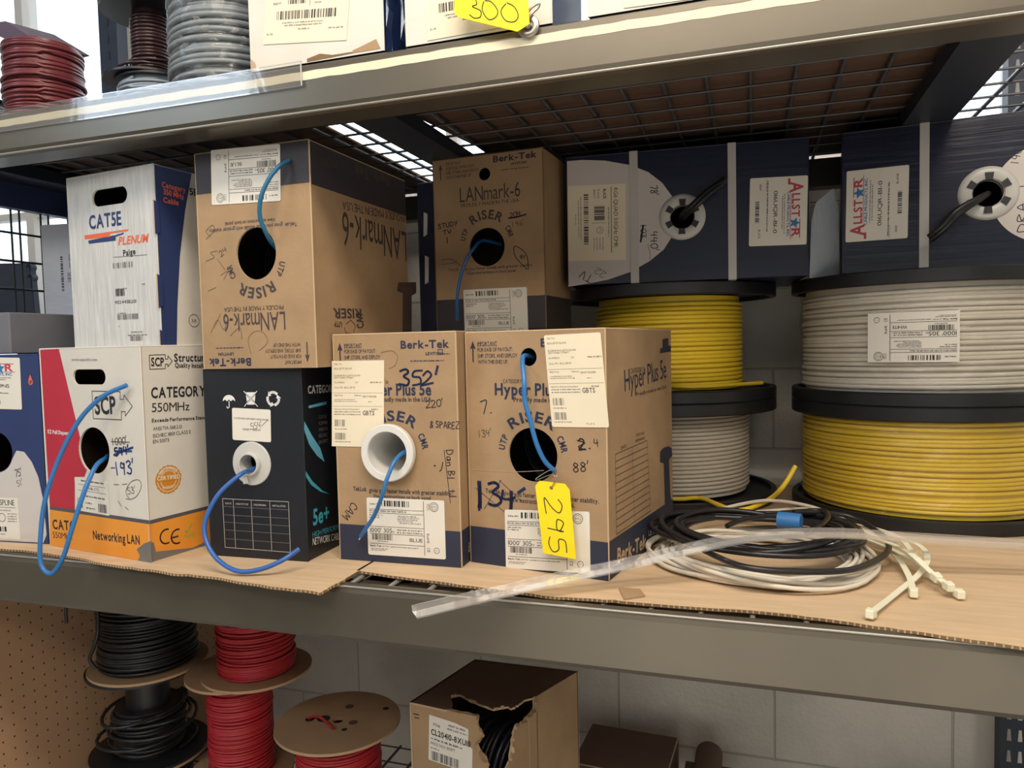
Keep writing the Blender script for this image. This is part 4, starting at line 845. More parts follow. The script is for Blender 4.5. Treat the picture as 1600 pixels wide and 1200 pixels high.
def allstar(lb, f, W, H, num, seed, wordc=None):
    R = lambda t, x, y, w2, h2, m, b=0: ltext(lb, f, t, x*W, y*H, w2*W, h2*H, m, b, .0007)
    ltext(lb, f, 'A', .08*W, .70*H, .16*W, .22*H, LRED, 1, .0007); R('LLST', .25, .74, .34, .13, LRED, 1); R('R', .76, .74, .13, .13, LRED, 1)
    for (a, b, c2, d2) in ((.25, .715, .92, .725), (.62, .87, .9, .885), (.03, .66, .12, .70)): lrect(lb, f, a*W, b*H, c2*W, d2*H, LRED, .00065)
    cx, cy, r1 = .68*W, .79*H, .085*W; lpoly(lb, f, [(cx+(r1 if k % 2 == 0 else r1*.42)*math.sin(PI*k/5), cy+(r1 if k % 2 == 0 else r1*.42)*math.cos(PI*k/5)) for k in range(10)], STARB, .0009)
    R('CABLE PRODUCTS, INC.', .22, .655, .66, .045, STARB, 1); micro(lb, f, .25*W, .60*H, .6*W, .02*H, INKG, seed, .0007); micro(lb, f, .28*W, .565*H, .5*W, .02*H, INKG, seed+1, .0007)
    R(num, .20, .42, .62, .065, INK, 0); micro(lb, f, .05*W, .30*H, .75*W, .025*H, INK, seed+2, .0007); lrect(lb, f, .02*W, .285*H, .2*W, .29*H, INKG, .0007)
    lbar(lb, f, .35*W, .10*H, .32*W, .07*H, INK, seed, 16, .0007)
    if wordc: R(wordc, .76, .16, .14, .035, INK)
    R("1000'", .10, .17, .09, .03, INK)
allstar(lb, f, W, H, '016UQR-B1-9NS', 3); lb.build('product_label', c.root, label='white label with star logo')
lb, f, W, H = c.sheetpx(fr, (-75, 838), (33, 843), (-80, 775))
ltext(lb, f, 'RG6 QUAD CMR NO SPLINE', .05*W, .82*H, .9*W, .13*H, INK, off=.0006); lrect(lb, f, .05*W, .76*H, .96*W, .77*H, INK, .0006); lbar(lb, f, .2*W, .18*H, .62*W, .12*H, INK, 5, 22, .0006); lbar(lb, f, .55*W, .4*H, .12*W, .2*H, INK, 6, 8, .0006)
lring(lb, f, .76*W, .52*H, .05*W, .006*W, INK, .0006)
for k in range(4): micro(lb, f, .84*W, (.42+.06*k)*H, .13*W, .03*H, INKG, k, .0006)
micro(lb, f, .5*W, .68*H, .4*W, .03*H, INKG, 7, .0006); micro(lb, f, .3*W, .1*H, .5*W, .03*H, INKG, 8, .0006)
lb.build('spec_label', c.root, label='cream specification label')
# small white box on the duct
c = Carton(-1.462, 1.215, 8, .17, .14, .195, .446, 'small glossy white box with a vertical barcode on the grey duct, behind the scuffed box', name='white_carton', category='carton')
c.shell(mat('white_bluish_box', (.55, .58, .66), .4, bump=.5, bscale=14, bstretch=(1, 1, 3)), (), WHITEB); fr = c.front
s_ = Sub(fr, fr.uv(97, 455), (0, 1)); lbar(c.mb, s_, 0, -.006, .075, .006, INK, 3, 22); s_ = Sub(fr, fr.uv(112, 455), (0, 1)); lbar(c.mb, s_, .02, 0, .02, .008, INKG, 4, 8); micro(c.mb, s_, .05, .0, .03, .003, INKG, 1); lring(c.mb, fr, *fr.uv(115, 440), .004, .0008, INKG); c.done()

# --- the two dark boxes lying on the spools
def hub(root, fr, c0, r):
    tm = MB(); tm.lathe(fr.P(*c0, 0), [(r*.52, -.02), (r*.52, .003), (r*.56, .005), (r*.85, .0035), (r, .001), (r, 0)], PLT, 48, axis=fr.N, smooth=True)
    for k in range(6):
        a = 2*PI*k/6+.5; s_ = Sub(fr, c0, (math.cos(a), math.sin(a))); lpoly(tm, s_, [(r*.5, -r*.12), (r*.76, -r*.15), (r*.76, r*.15), (r*.5, r*.12)], mat('hub_slot', (.03, .03, .035), .6), .0056)
    tm.build('hub', root, label='milky plastic hub with six slots')
def strap(c, px0, wd):
    u = c.front.uv(*px0)[0]; m = MB(); h, d = c.h, c.d
    path = [c.front.P(u, -.0012, .0012), c.front.P(u, h+.0012, .0012), c.front.P(u, h+.0012, -d-.0012), c.front.P(u, -.0012, -d-.0012)]
    for a, b in zip(path, path[1:]+path[:1]):
        s = c.U*wd/2; n = ((b-a).normalized().cross(c.U))*.0008
        m.hexa([a-s-n, a+s-n, a+s+n, a-s+n, b-s-n, b+s-n, b+s+n, b-s+n], STRAP)
    m.build('packing_strap', c.root, label='white plastic packing strap')
ZB = .482
c = Carton(-.364, 1.503, 4.0, .468, .30, .262, ZB, 'dark navy cable box with a large white curved print and two white straps')
w_, h = c.w, c.h; fr = c.front; mb = c.mb; hc = fr.uv(1066, 339); c.shell(NAVYB, [circ(*hc, .023, 28)], NAVYB)
out_ = [(886, 252), (910, 250), (945, 251), (985, 258), (1013, 269), (1035, 286), (1051, 308), (1058, 330), (1057, 350), (1050, 370), (1037, 390), (1015, 408), (985, 425), (950, 437), (920, 443), (888, 448)]
ci = [fr.uv(*p) for p in out_]; near = [i for i, p in enumerate(ci) if math.dist(p, hc) < .0245]
cut = [(hc[0]+.0235*math.cos(math.radians(t)), hc[1]+.0235*math.sin(math.radians(t))) for t in range(95, 266, 17)]
lpoly(mb, fr, ci[:near[0]]+cut+ci[near[-1]+1:] if near else ci, WSHEET, .0003)
hand(mb, fr, "78'", (1016, 291), (1017, 307), 11, 1.3, PEN); hand(mb, fr, "440'", (1017, 362), (1017, 394), 11, 1.3, PEN); hand(mb, fr, '103', (1001, 350), (1001, 373), 9, 1.1, PEN); pstroke(mb, fr, [(1005, 352), (1003, 365), (1001, 378)], 3, PEN); pstroke(mb, fr, [(1012, 382), (1016, 398), (1014, 405)], .8, PENG)
hand(mb, fr, 'TV', (927, 431), (908, 421), 12, 1.4, PEN); hand(mb, fr, '22', (948, 426), (932, 416), 10, .9, PENG)
c.done()
lb, f, W, H = c.sheetpx(fr, (888, 408), (978, 406), (887, 291), LABELC, .001)
s_ = Sub(f, (0, H), (0, -1), (1, 0)); W2, H2 = H, W      # printed sideways
ltext(lb, s_, 'RG6 QUAD 3.0GHz CMR', .05*W2, .80*H2, .78*W2, .065*H2, INK, 0, .0006); lrect(lb, s_, .03*W2, .75*H2, .9*W2, .76*H2, INK, .0006); micro(lb, s_, .3*W2, .70*H2, .4*W2, .02*H2, INKG, 1, .0006)
ltext(lb, s_, 'BLACK', .06*W2, .62*H2, .13*W2, .045*H2, INK, 1, .0006); ltext(lb, s_, '18 AWG', .06*W2, .52*H2, .12*W2, .03*H2, INK, 0, .0006); ltext(lb, s_, '1000 FT', .06*W2, .45*H2, .12*W2, .03*H2, INK, 0, .0006)
lbar(lb, s_, .28*W2, .46*H2, .2*W2, .18*H2, INK, 8, 12, .0006); lrect(lb, s_, .50*W2, .42*H2, .505*W2, .66*H2, INK, .0006); lring(lb, s_, .60*W2, .56*H2, .045*W2, .005*W2, INK, .0006); ltext(lb, s_, 'ETL', .575*W2, .55*H2, .05*W2, .03*H2, INK, 0, .0006)
for k in range(4): micro(lb, s_, .70*W2, (.60-.05*k)*H2, .17*W2, .018*H2, INKG, k, .0006)
lbar(lb, s_, .12*W2, .28*H2, .68*W2, .08*H2, INK, 9, 34, .0006); micro(lb, s_, .15*W2, .22*H2, .6*W2, .018*H2, INKG, 6, .0006); micro(lb, s_, .2*W2, .18*H2, .5*W2, .018*H2, INKG, 7, .0006); micro(lb, s_, .38*W2, .13*H2, .14*W2, .015*H2, INKG, 8, .0006)
lb.build('spec_label', c.root, label='cream label printed sideways')
lb, f, W, H = c.sheetpx(fr, (1170, 385), (1260, 382), (1172, 279)); s_ = Sub(f, (0, H), (0, -1), (1, 0)); s_.off = 0; allstar(lb, s_, H, W, '016UQR-B1-0', 13, 'BLACK'); lb.build('product_label', c.root, label='white label with red and blue star logo')
hub(c.root, fr, hc, .0455); strap(c, (991, 340), .0165); strap(c, (1144, 340), .0155)
cable(c.root, [fr.P(hc[0]-.005, hc[1], -.05), fr.P(hc[0]+.002, hc[1]+.004, .006), pY(1085, 318, 1.495), pY(1105, 300, 1.497), pY(1128, 284, 1.508), pY(1132, 280, 1.515)], .0062, BLKC)
tm = MB(); tm.tube(spline([fr.P(hc[0]-.03, hc[1]+.0, -.10), fr.P(hc[0], hc[1], -.09), fr.P(hc[0]+.03, hc[1], -.10)], 6), .006, BLKC); 
cable(c.root, [fr.P(hc[0], hc[1]-.004, -.05), fr.P(hc[0]+.006, hc[1]+.0, .004), pY(1088, 322, 1.492), pY(1108, 303, 1.494), pY(1129, 287, 1.507)], .005, BLKC)

c = Carton(.163, 1.535, -5.0, .45, .30, .262, ZB, 'glossy navy cable box at the right edge with one strap')
w_, h = c.w, c.h; fr = c.front; mb = c.mb; hc = fr.uv(1544, 302); c.shell(mat('navy_glossy_box', (.008, .011, .030), .28, var=.15, vscale=5, bump=.2, bscale=20, bstretch=(.2, 1, 6)), [circ(*hc, .023, 28)], NAVYB)
cc = fr.uv(1640, 300); r1 = abs(fr.uv(1549, 300)[0]-cc[0]); ci = [(cc[0]+r1*math.cos(math.radians(t)), min(cc[1]+r1*math.sin(math.radians(t)), h)) for t in range(75, 286, 5)]; near = [i for i, p in enumerate(ci) if math.dist(p, hc) < .0245]
cut = [(hc[0]+.0235*math.cos(math.radians(t)), hc[1]+.0235*math.sin(math.radians(t))) for t in range(70, -71, -14)]
lpoly(mb, fr, (ci[:near[0]]+cut+ci[near[-1]+1:] if near else ci)+[(w_-.001, max(.002, cc[1]-r1)), (w_-.001, min(h, cc[1]+r1))], WSHEET, .0003)
hand(mb, fr, "140'", (1590, 258), (1598, 228), 12, 1.3, PEN); hand(mb, fr, 'DRAFT', (1604, 362), (1604, 280), 14, 1.6, PEN)
c.done()
lb, f, W, H = c.sheetpx(fr, (1321, 379), (1418, 372), (1323, 268)); s_ = Sub(f, (W, 0), (0, 1), (-1, 0)); allstar(lb, s_, H, W, '016UQR-B1-0', 17, 'BLACK'); lb.build('product_label', c.root, label='white label with red and blue star logo')
hub(c.root, fr, hc, .047); strap(c, (1444, 310), .0155)
cable(c.root, [fr.P(hc[0], hc[1], -.05), fr.P(hc[0]-.008, hc[1]-.006, .005), pY(1500, 332, 1.49), pY(1475, 357, 1.492), pY(1455, 374, 1.505)], .006, BLKC)
cable(c.root, [fr.P(hc[0]+.004, hc[1]+.003, -.05), fr.P(hc[0]-.004, hc[1]-.003, .007), pY(1497, 328, 1.487), pY(1471, 353, 1.488), pY(1452, 370, 1.502)], .0055, BLKC)
# folded foil bag between the two dark boxes
m = MB(); P0 = [(1271, 345), (1278, 318), (1300, 300), (1307, 330), (1308, 400), (1307, 432), (1285, 434), (1268, 434)]; vs = [pY(*p, 1.60) for p in P0]+[pY(*p, 1.60)+Vector((.004, .09, 0)) for p in P0]; n = len(P0)
m.add(vs, [tuple(range(n)), tuple(range(2*n-1, n-1, -1))]+[(k, (k+1) % n, n+(k+1) % n, n+k) for k in range(n)], CEM); m.build('foil_bag', bevel=.004, label='crinkled pale blue-grey bag squeezed between the two dark strapped boxes', category='bag')

# ================================================================== SPOOLS
def flange(mb, c, r, t, m, up, hole=.03):
    """plastic reel flange with a raised rim on one side"""
    x, y, z = c
    prof = [(hole, t*.35), (r*.94, t*.35), (r*.95, 0), (r-.002, 0), (r, .002), (r, t-.002), (r-.002, t), (r*.95, t), (r*.94, t*.65), (hole, t*.65)]
    mb.lathe(c, prof, m, 72, closed=True, smooth=False)
def winding(mb, c, r, z0, z1, cr, m, irr=0, layers=1, seg=56, seed=1, sag=0):
    rr = random.Random(seed)
    for L in range(layers):
        p = cr*2*(1.03 if not L else 1.25); n = int((z1-z0-2*cr)/p); pts = []; ph = rr.uniform(0, 6)
        off = [rr.uniform(-1, 1) for _ in range(n+3)]; of2 = [rr.uniform(-1, 1) for _ in range(n+3)]
        for i in range(n*seg+1):
            t = i/seg; a = 2*PI*t+ph; k = int(t); f = t-k
            o1 = off[k]*(1-f)+off[k+1]*f; o2 = of2[k]*(1-f)+of2[k+1]*f
            z = z0+cr+p*t+irr*cr*1.6*(o1+.8*math.sin(a*.5+k*1.7+L*2)); ra = r-(L*.0)+irr*cr*1.3*o2+(L*cr*.9)
            pts.append((c[0]+ra*math.cos(a), c[1]+ra*math.sin(a), min(max(z, z0+cr*.8), z1-cr*.8)))
        mb.tube(pts, cr, m, 6)
def spool(c, R, rc, zs, cr, fm, cm, label, irr=0, layers=1, wrap=False, group=None, ft=.026, name='cable_spool', rb=None, seed=1, top=True, core=True):
    x, y, z = c; z1, z2 = zs[0], zs[1]                       # cable from z1 to z2
    t = thing(name, c, label, 'cable spool', group)
    m = MB(); flange(m, (x, y, z), R, z1-z, fm, 0); m.build('flange', t)
    if top: m = MB(); flange(m, (x, y, z2), R, ft, fm, 1); m.build('flange', t)
    m = MB(); m.lathe((x, y, 0), [((rb or rc-cr*1.2), z1-.002), ((rb or rc-cr*1.2), z2+.002)], cm, 64); winding(m, c, rc-cr*.5, z1, z2, cr, cm, irr, layers, seed=seed); m.build('wound_cable', t)
    if wrap:
        m = MB(); n, k = 140, 26; vs = []; rr = random.Random(seed)
        ph = [rr.uniform(0, 6) for _ in range(8)]
        for j in range(k+1):
            for i in range(n):
                a = 2*PI*i/n; zz = z1+.002+(z2-z1-.004)*j/k; d = .0035+.0016*math.sin(5*a+ph[0]+j*.5)+.0014*math.sin(17*a+ph[1]-j*.9)+.001*math.sin(31*a+j*1.7+ph[2])+.0006*rr.uniform(-1, 1)
                vs.append((x+(rc+cr*.4+d)*math.cos(a), y+(rc+cr*.4+d)*math.sin(a), zz))
        m.add(vs, [(j*n+i, j*n+(i+1) % n, (j+1)*n+(i+1) % n, (j+1)*n+i) for j in range(k) for i in range(n)], FILM, True); m.build('stretch_wrap', t, label='clear crinkled stretch wrap')
    return t
LX, LY, QX, QY = -.186, 1.735, .330, 1.705
sp = spool((LX, LY, SHELF), .236, .176, (.030, .207), .0043, PLB, WHTC, 'spool of white cable under the yellow spool, behind the tagged box')
sp2 = spool((LX, LY, .2335), .236, .163, (.2585, .454), .0046, PLB, YELC, 'spool of yellow cable on top of the white spool, uncovered', irr=.12, seed=4)
m = MB(); m.tube(spline([(LX+.163*math.cos(a), LY+.163*math.sin(a), .263+.004*math.sin(3*a)) for a in [math.radians(t) for t in range(200, 290, 15)]]+[(LX+.175*math.cos(math.radians(t)), LY+.175*math.sin(math.radians(t)), .2650) for t in range(290, 330, 10)]+[(LX+.205, LY-.02, .2645)], 6), .0046, YELC); m.build('cable_end', sp2)
m = MB(); m.tube(spline([(LX+.20*math.cos(math.radians(t)), LY+.20*math.sin(math.radians(t)), .0345) for t in range(235, 298, 12)]+[pZ(1150, 797, .036), pZ(1195, 784, .045), pZ(1222, 762, .08), pZ(1243, 728, .12)], 8), .0046, YELC); m.build('loose_cable', label='loose yellow cable end rising from behind the white spool', category='cable')
sr = spool((QX, QY, SHELF), .250, .226, (.030, .207), .0043, PLB, YELC, 'spool of yellow cable in clear wrap under the white wrapped spool', irr=.30, layers=1, wrap=True, seed=8)
sw = spool((QX, QY, .2335), .250, .226, (.2585, .454), .0043, PLB, WHTC, 'spool of white cable in clear wrap with a white label, right side', irr=.30, layers=1, wrap=True, seed=12)
# label wrapped on the white spool (upside down)
rl = .226+.0105
def cyl_hit(px, py):
    d = ray(px, py); o = CAM-Vector((QX, QY, 0)); A = d.x**2+d.y**2; B = 2*(o.x*d.x+o.y*d.y); C = o.x**2+o.y**2-rl*rl; t = (-B-math.sqrt(B*B-4*A*C))/(2*A); p = CAM+d*t; return math.atan2(p.y-QY, p.x-QX), p.z
a0, z_ = cyl_hit(1500, 494); a1, _ = cyl_hit(1356, 490); _, zb_ = cyl_hit(1430, 566); _, zt_ = cyl_hit(1430, 487)
class CylInv:
    curved = True
    def P(s, u, v, o=0):
        a = a0-u/rl; return Vector((QX+(rl+o)*math.cos(a), QY+(rl+o)*math.sin(a), zt_-v))
f = CylInv(); W = (a0-a1)*rl; H = zt_-zb_; lb = MB()
for i in range(20): lb.quad(f.P(W*i/20, 0), f.P(W*(i+1)/20, 0), f.P(W*(i+1)/20, H), f.P(W*i/20, H), LABEL)
berk_label(lb, f, W, H, 'WHITE', 51); lb.build('product_label', sw, label='white printed label, upside down')

# ================================================================== COILS, CHANNEL, ZIP TIES
def coil(label, c, rx, ry, n, cr, m, z0, seed, drift=.0, tails=(), jit=.012, ztop=.03, name='cable_coil'):
    rr = random.Random(seed); seg = 40; pts = []; P = [(rr.uniform(-jit, jit), rr.uniform(-jit, jit), rr.uniform(-jit, jit)*.9, rr.uniform(-jit, jit)*.9, rr.uniform(0, 1)) for _ in range(n+2)]
    for i in range(n*seg+1):
        t = i/seg; k = int(t); f = t-k; f = f*f*(3-2*f); q = [P[k][j]*(1-f)+P[k+1][j]*f for j in range(5)]; a = 2*PI*t+.7
        pts.append((c[0]+q[0]+drift*k+(rx+q[2])*math.cos(a), c[1]+q[1]+(ry+q[3])*math.sin(a), z0+cr+ztop*q[4]*(.6+.4*math.sin(a*2+k))))
    mb = MB(); mb.tube(pts, cr, m, 8)
    for t in tails: mb.tube(spline(t, 10), cr, m, 8)
    return mb, pts
wm, wp = coil('', (.005, 1.232), .150, .136, 15, .0034, WHTC, .0055, 5, jit=.022, ztop=.024, tails=[[pZ(1095, 808, .03), pZ(1140, 792, .045), pZ(1200, 782, .05), pZ(1260, 790, .05), pZ(1310, 808, .04), pZ(1360, 835, .03), pZ(1400, 850, .02)], [pZ(1130, 800, .02), pZ(1180, 800, .035), pZ(1250, 795, .035), pZ(1290, 800, .03)]])
wm.build('cable_coil', label='coil of white cable lying on the cardboard beneath the black coil', category='cable coil')
bm = thing('cable_coil', (.02, 1.27, .0055), 'coil of black cable with a blue tape band, on top of the white coil', 'cable coil')
m, bp_ = coil('', (.020, 1.262), .147, .118, 10, .0046, BLKC, .036, 9, jit=.026, ztop=.022, tails=[[pZ(1100, 860, .045), pZ(1160, 885, .045), pZ(1240, 893, .04), pZ(1330, 890, .035), pZ(1380, 868, .03), pZ(1388, 850, .03), pZ(1370, 830, .035), pZ(1320, 805, .05), pZ(1240, 800, .06)], [pZ(1260, 833, .06), pZ(1285, 820, .062), pZ(1294, 806, .062), pZ(1280, 798, .058), pZ(1220, 802, .055)],
   [pZ(1136, 822, .052), pZ(1160, 812, .055), pZ(1200, 806, .056), pZ(1250, 804, .056)]]); cb_ = m.build('coiled_cable', bm)
m = MB(); q = [pZ(1216, 812, .060), pZ(1252, 816, .060)]; m.tube([q[0], q[0].lerp(q[1], .5), q[1]], [.0135, .014, .0135], BTAPE, 14); m.build('tape_band', cb_, label='blue tape band')
# clear channel
chp = spline([pZ(648, 962, .004), pZ(760, 935, .012), pZ(880, 908, .024), pZ(980, 886, .036), pZ(1080, 862, .054), pZ(1180, 843, .066), pZ(1300, 838, .066), pZ(1420, 845, .058), pZ(1600, 856, .050), pZ(1640, 858, .049)], 10)
m = MB(); m.sweep(chp, [(-.013, .0), (.013, .0), (.013, .010), (.0115, .010), (.0115, .0015), (-.0115, .0015), (-.0115, .010), (-.013, .010)], CLEAR); m.build('plastic_channel', label='long bent clear plastic channel lying over the coils and past the shelf edge', category='plastic channel')
# zip ties
def ziptie(label, pts, headdir=1, wd=.0085):
    t = thing('zip_tie', (pts[0].x, pts[0].y, .0055), label, 'zip tie', 'zip ties by the coils'); p = spline(pts, 8); m = MB()
    m.sweep(p, [(-wd/2, -.0006), (wd/2, -.0006), (wd/2, .0008), (-wd/2, .0008)], TIE); m.build('strap', t)
    m = MB(); d = (pts[0]-pts[1]).normalized(); s = d.cross(Vector((0, 0, 1))).normalized(); u = s.cross(d); c = pts[0]+d*.004; a, b, e = wd*.72, .0065, .0055
    vs = [c+d*x*b+s*y*a+u*z*e for z in (-1, 1) for x, y in ((-1, -1), (1, -.8), (1, .8), (-1, 1))]; m.hexa([vs[0], vs[1], vs[2], vs[3], vs[4], vs[5], vs[6], vs[7]], TIE); m.build('head', t, bevel=.0012)
Z6 = .014
ziptie('pale zip tie whose square head points toward the camera, nearest the shelf edge', [pZ(1362, 957, Z6), pZ(1400, 927, .012), pZ(1435, 898, .018), pZ(1449, 873, .028), pZ(1437, 853, .036), pZ(1400, 838, .036), pZ(1350, 828, .03), pZ(1310, 820, .022)])
ziptie('pale zip tie with its head farthest right and lowest of the three clustered heads', [pZ(1497, 926, Z6), pZ(1470, 905, .016), pZ(1430, 878, .022), pZ(1390, 857, .026), pZ(1350, 842, .024), pZ(1310, 832, .016)])
ziptie('pale zip tie whose head is the middle one of the three clustered heads', [pZ(1480, 914, .022), pZ(1450, 890, .028), pZ(1425, 862, .034), pZ(1405, 840, .034), pZ(1370, 826, .03), pZ(1330, 818, .02)])
ziptie('pale zip tie whose head is farthest back of the three clustered heads', [pZ(1461, 900, .026), pZ(1445, 885, .032), pZ(1418, 862, .040), pZ(1385, 847, .040), pZ(1345, 838, .03), pZ(1310, 828, .02)])
ziptie('pale zip tie with a short strap and head standing alone left of the cluster', [pZ(1427, 924, Z6), pZ(1420, 900, .016), pZ(1405, 875, .020), pZ(1385, 857, .020), pZ(1355, 846, .018), pZ(1320, 838, .014)])

# ================================================================== TOP SHELF
ZT = .7915
def wcarton(x0, x1, label, seed, d=.19, y=.9835, ang=0, print_=True):
    c = Carton(x0, y, ang, x1-x0, d, .26, ZT, label, name='wire_carton', category='carton'); c.shell(WHITEB, (), KEDGE, ABLUE); return c
c = wcarton(-.735, -.507, 'white carton with torn bottom edge and barcode label, beside the grey wrapped spool', 1)
fr = c.front; mb = c.mb
lpoly(mb, fr, [fr.uv(*p) for p in ((551, 79), (566, 72), (588, 61), (595, 76), (552, 83))], KRAFT, .0006); lpoly(mb, fr, [fr.uv(*p) for p in ((480, 92), (500, 84), (520, 86), (551, 81), (552, 83), (480, 97))], CORE, .0006)
lpoly(mb, fr, [(0, 0), (.01, 0), (.008, .012), (0, .02)], KEDGE, .0006)
c.done()
def top_label(c, bl, br, tl, seed):
    lb, f, W, H = c.sheetpx(c.front, bl, br, tl, LABELC, .001)
    k = .035
    lbar(lb, f, .15*W, k+.0, .72*W, .0125, INK, seed, 34, .0006); micro(lb, f, .22*W, k-.006, .5*W, .0022, INKG, 1, .0006); micro(lb, f, .25*W, k-.010, .45*W, .0022, INKG, 2, .0006); micro(lb, f, .42*W, k-.016, .14*W, .0024, INKG, 3, .0006)
    ltext(lb, f, 'B-38', .04*W, k-.022, .07*W, .003, INKG, 0, .0006); micro(lb, f, .78*W, k-.017, .17*W, .0025, INKG, 4, .0006)
    lbar(lb, f, .28*W, k+.022, .22*W, .03, INK, seed+2, 11, .0006); ltext(lb, f, '18 AWG', .10*W, k+.03, .10*W, .0035, INK, 0, .0006); ltext(lb, f, '1000 FT', .10*W, k+.022, .10*W, .0035, INK, 0, .0006)
    lrect(lb, f, .54*W, k+.018, .545*W, k+.06, INK, .0006); lring(lb, f, .64*W, k+.036, .010, .0012, INK, .0006); ltext(lb, f, 'Intertek', .60*W, k+.021, .08*W, .003, INK, 0, .0006)
    for j in range(4): micro(lb, f, .75*W, k+.04-.004*j, .2*W, .002, INKG, j, .0006)
    lb.build('barcode_label', c.root, label='cream barcode label')
top_label(c, (412, 70), (542, 63), (419, -60), 4)
m = MB(); n = 12; rt = c.right
vs = [rt.P(c.d*i/n, .26*j/8, .003+.0025*math.sin(i*1.9+j*.9)+R_.uniform(0, .0015)) for j in range(9) for i in range(n+1)]; m.add(vs, [(j*(n+1)+i, j*(n+1)+i+1, (j+1)*(n+1)+i+1, (j+1)*(n+1)+i) for j in range(8) for i in range(n)], mat('blue_gloss', (.015, .03, .10), .12)); m.build('side_wrap', c.root, label='glossy dark blue side wrap')
c = wcarton(-.470, -.255, 'white carton standing behind the yellow 300 tag on the top shelf', 2); c.done(); top_label(c, (668, 72-8), (806, 47-8), (662, -60), 14)
c = wcarton(-.204, .02, 'rightmost white carton of the row on the top shelf, cut by the photo top', 3); c.done(); top_label(c, (975, 13), (1080, -1), (965, -90), 24)
# tag 300 with clip
tg = thing('price_tag', (-.30, .955, .80), 'yellow tag reading 300 clipped to the top shelf edge', 'price tag'); Yt = .955
tf = Frame(pY(711, 24, Yt), pY(810, 28, Yt)-pY(711, 24, Yt), (0, 0, 1)); m = MB(); m.slab(tf, [tf.uv(*p) for p in ((711, 20), (716, 26), (808, 29), (830, 12), (836, -40), (722, -46))], (), 0, .0007, TAG)
for s in ([(727, -10), (745, -14), (750, -2), (742, 4), (754, 8), (752, 18), (742, 22), (735, 18)], [(762, -8), (757, 6), (764, 19), (776, 14), (782, 2), (774, -10), (764, -10)], [(797, -12), (787, 2), (792, 15), (806, 14), (814, 3), (810, -10), (799, -14)]): pstroke(m, tf, s, 1.5, PEN, .0011)
m.build('tag_card', tg)
cl = thing('clip_hook', pY(826, 42, .96), 'small zinc swivel clip on the top shelf edge beside the 300 tag', 'clip'); m = MB(); f0 = Frame(pY(826, 42, .9655), (1, 0, 0), (0, 0, 1))
m.lathe(f0.P(0, 0, .001), [(.0055, 0), (.0145, 0), (.0155, .0012), (.0145, .003), (.0075, .003), (.0055, .002)], ZINC, 36, axis=f0.N, closed=True); m.lathe(f0.P(0, 0, .002), [(.0001, .007), (.0035, .006), (.0045, .003), (.0045, -.001)], ZINC, 20, axis=f0.N); m.build('washer', cl)
m = MB(); m.tube(spline([f0.P(-.014, .010, .004), f0.P(-.010, .019, .006), f0.P(.0, .016, .006), f0.P(.006, .021, .006), f0.P(.016, .026, .005), f0.P(.015, .021, .004), f0.P(.006, .013, .006), f0.P(.0, .004, .006)], 6), .0016, ZINC, 8); m.build('hook', cl)
# clear label holder
m = MB(); hf = Frame(pY(0, 180, .9665), pY(473, 138, .9665)-pY(0, 180, .9665), (0, 0, 1)); hw2 = (pY(473, 138, .9665)-hf.O).length; hf = Frame((-1.30, .9655, .7515), (1, 0, 0), (0, 0, 1)); m.slab(hf, rrect(.667, .036, .002), (), 0, .0012, CLEARL)
m.box((-1.30, .9635, .7505), (-.633, .9652, .7525), CLEARL).box((-.6345, .9635, .7515), (-.633, .9652, .7875), PLT).box((-1.30, .9635, .7865), (-.633, .9652, .7875), CLEARL); m.build('label_holder', label='clear plastic label holder strip on the top beam at left', category='label holder')
# spools on the top shelf
def mini(c, R, rc, z1, z2, cr, fm, cm, label, top=True, irr=.5, ft=.004, layers=2, seed=3, wrap=False, name='wire_spool', bot=True):
    t = thing(name, c, label, 'wire spool'); x, y, z = c
    if bot: m = MB(); m.lathe((x, y, z), [(.012, 0), (R, 0), (R, z1-z), (.012, z1-z)], fm, 56, closed=True, smooth=False); m.build('flange', t)
    if top: m = MB(); m.lathe((x, y, z2), [(.012, 0), (R, 0), (R, ft), (.012, ft)], fm, 56, closed=True, smooth=False); m.build('flange', t)
    m = MB(); m.lathe((x, y, 0), [(.012, z1-.001), (rc-cr*1.4, z1-.001), (rc-cr*1.4, z2+.001), (.012, z2+.001)], cm, 48, smooth=False); winding(m, c, rc-cr, z1, z2, cr, cm, irr, layers, 40, seed); m.build('wound_wire', t)
    if wrap:
        m = MB(); n, k = 90, 30; vs = []; rr = random.Random(seed)
        for j in range(k+1):
            for i in range(n): a = 2*PI*i/n; d = .003+.0022*math.sin(9*a+j*.8)+.0015*math.sin(23*a-j*1.3)+.0008*rr.uniform(-1, 1); vs.append((x+(rc+d)*math.cos(a), y+(rc+d)*math.sin(a), z1+(z2-z1)*j/k))
        m.add(vs, [(j*n+i, j*n+(i+1) % n, (j+1)*n+(i+1) % n, (j+1)*n+i) for j in range(k) for i in range(n)], FILM, True); m.build('stretch_wrap', t, label='clear crinkled stretch wrap')
    return t
ms = mini((-1.318, 1.12, ZT), .074, .068, .797, .958, .0034, PLB, MARC, 'spool of maroon wire with bulging turns at the left of the top shelf', top=False, irr=.7)
m = MB(); q = [pY(*p, 1.10) for p in ((-12, 36), (8, 33), (66, 68), (40, 75), (-12, 52))]; m.add(q+[v+Vector((.02, .09, .006)) for v in q], [(0, 1, 2, 3, 4), (9, 8, 7, 6, 5)]+[(k, (k+1) % 5, 5+(k+1) % 5, 5+k) for k in range(5)], mat('purple_brown_flange', (.07, .04, .07), .5)); m.build('broken_flange', ms, label='tilted broken purple-brown flange piece')
mini((-1.115, 1.20, ZT), .078, .07, .796, .888, .003, PLB, SILC, 'low spool of silvery wire carrying the dark brown wire spool', irr=.6)
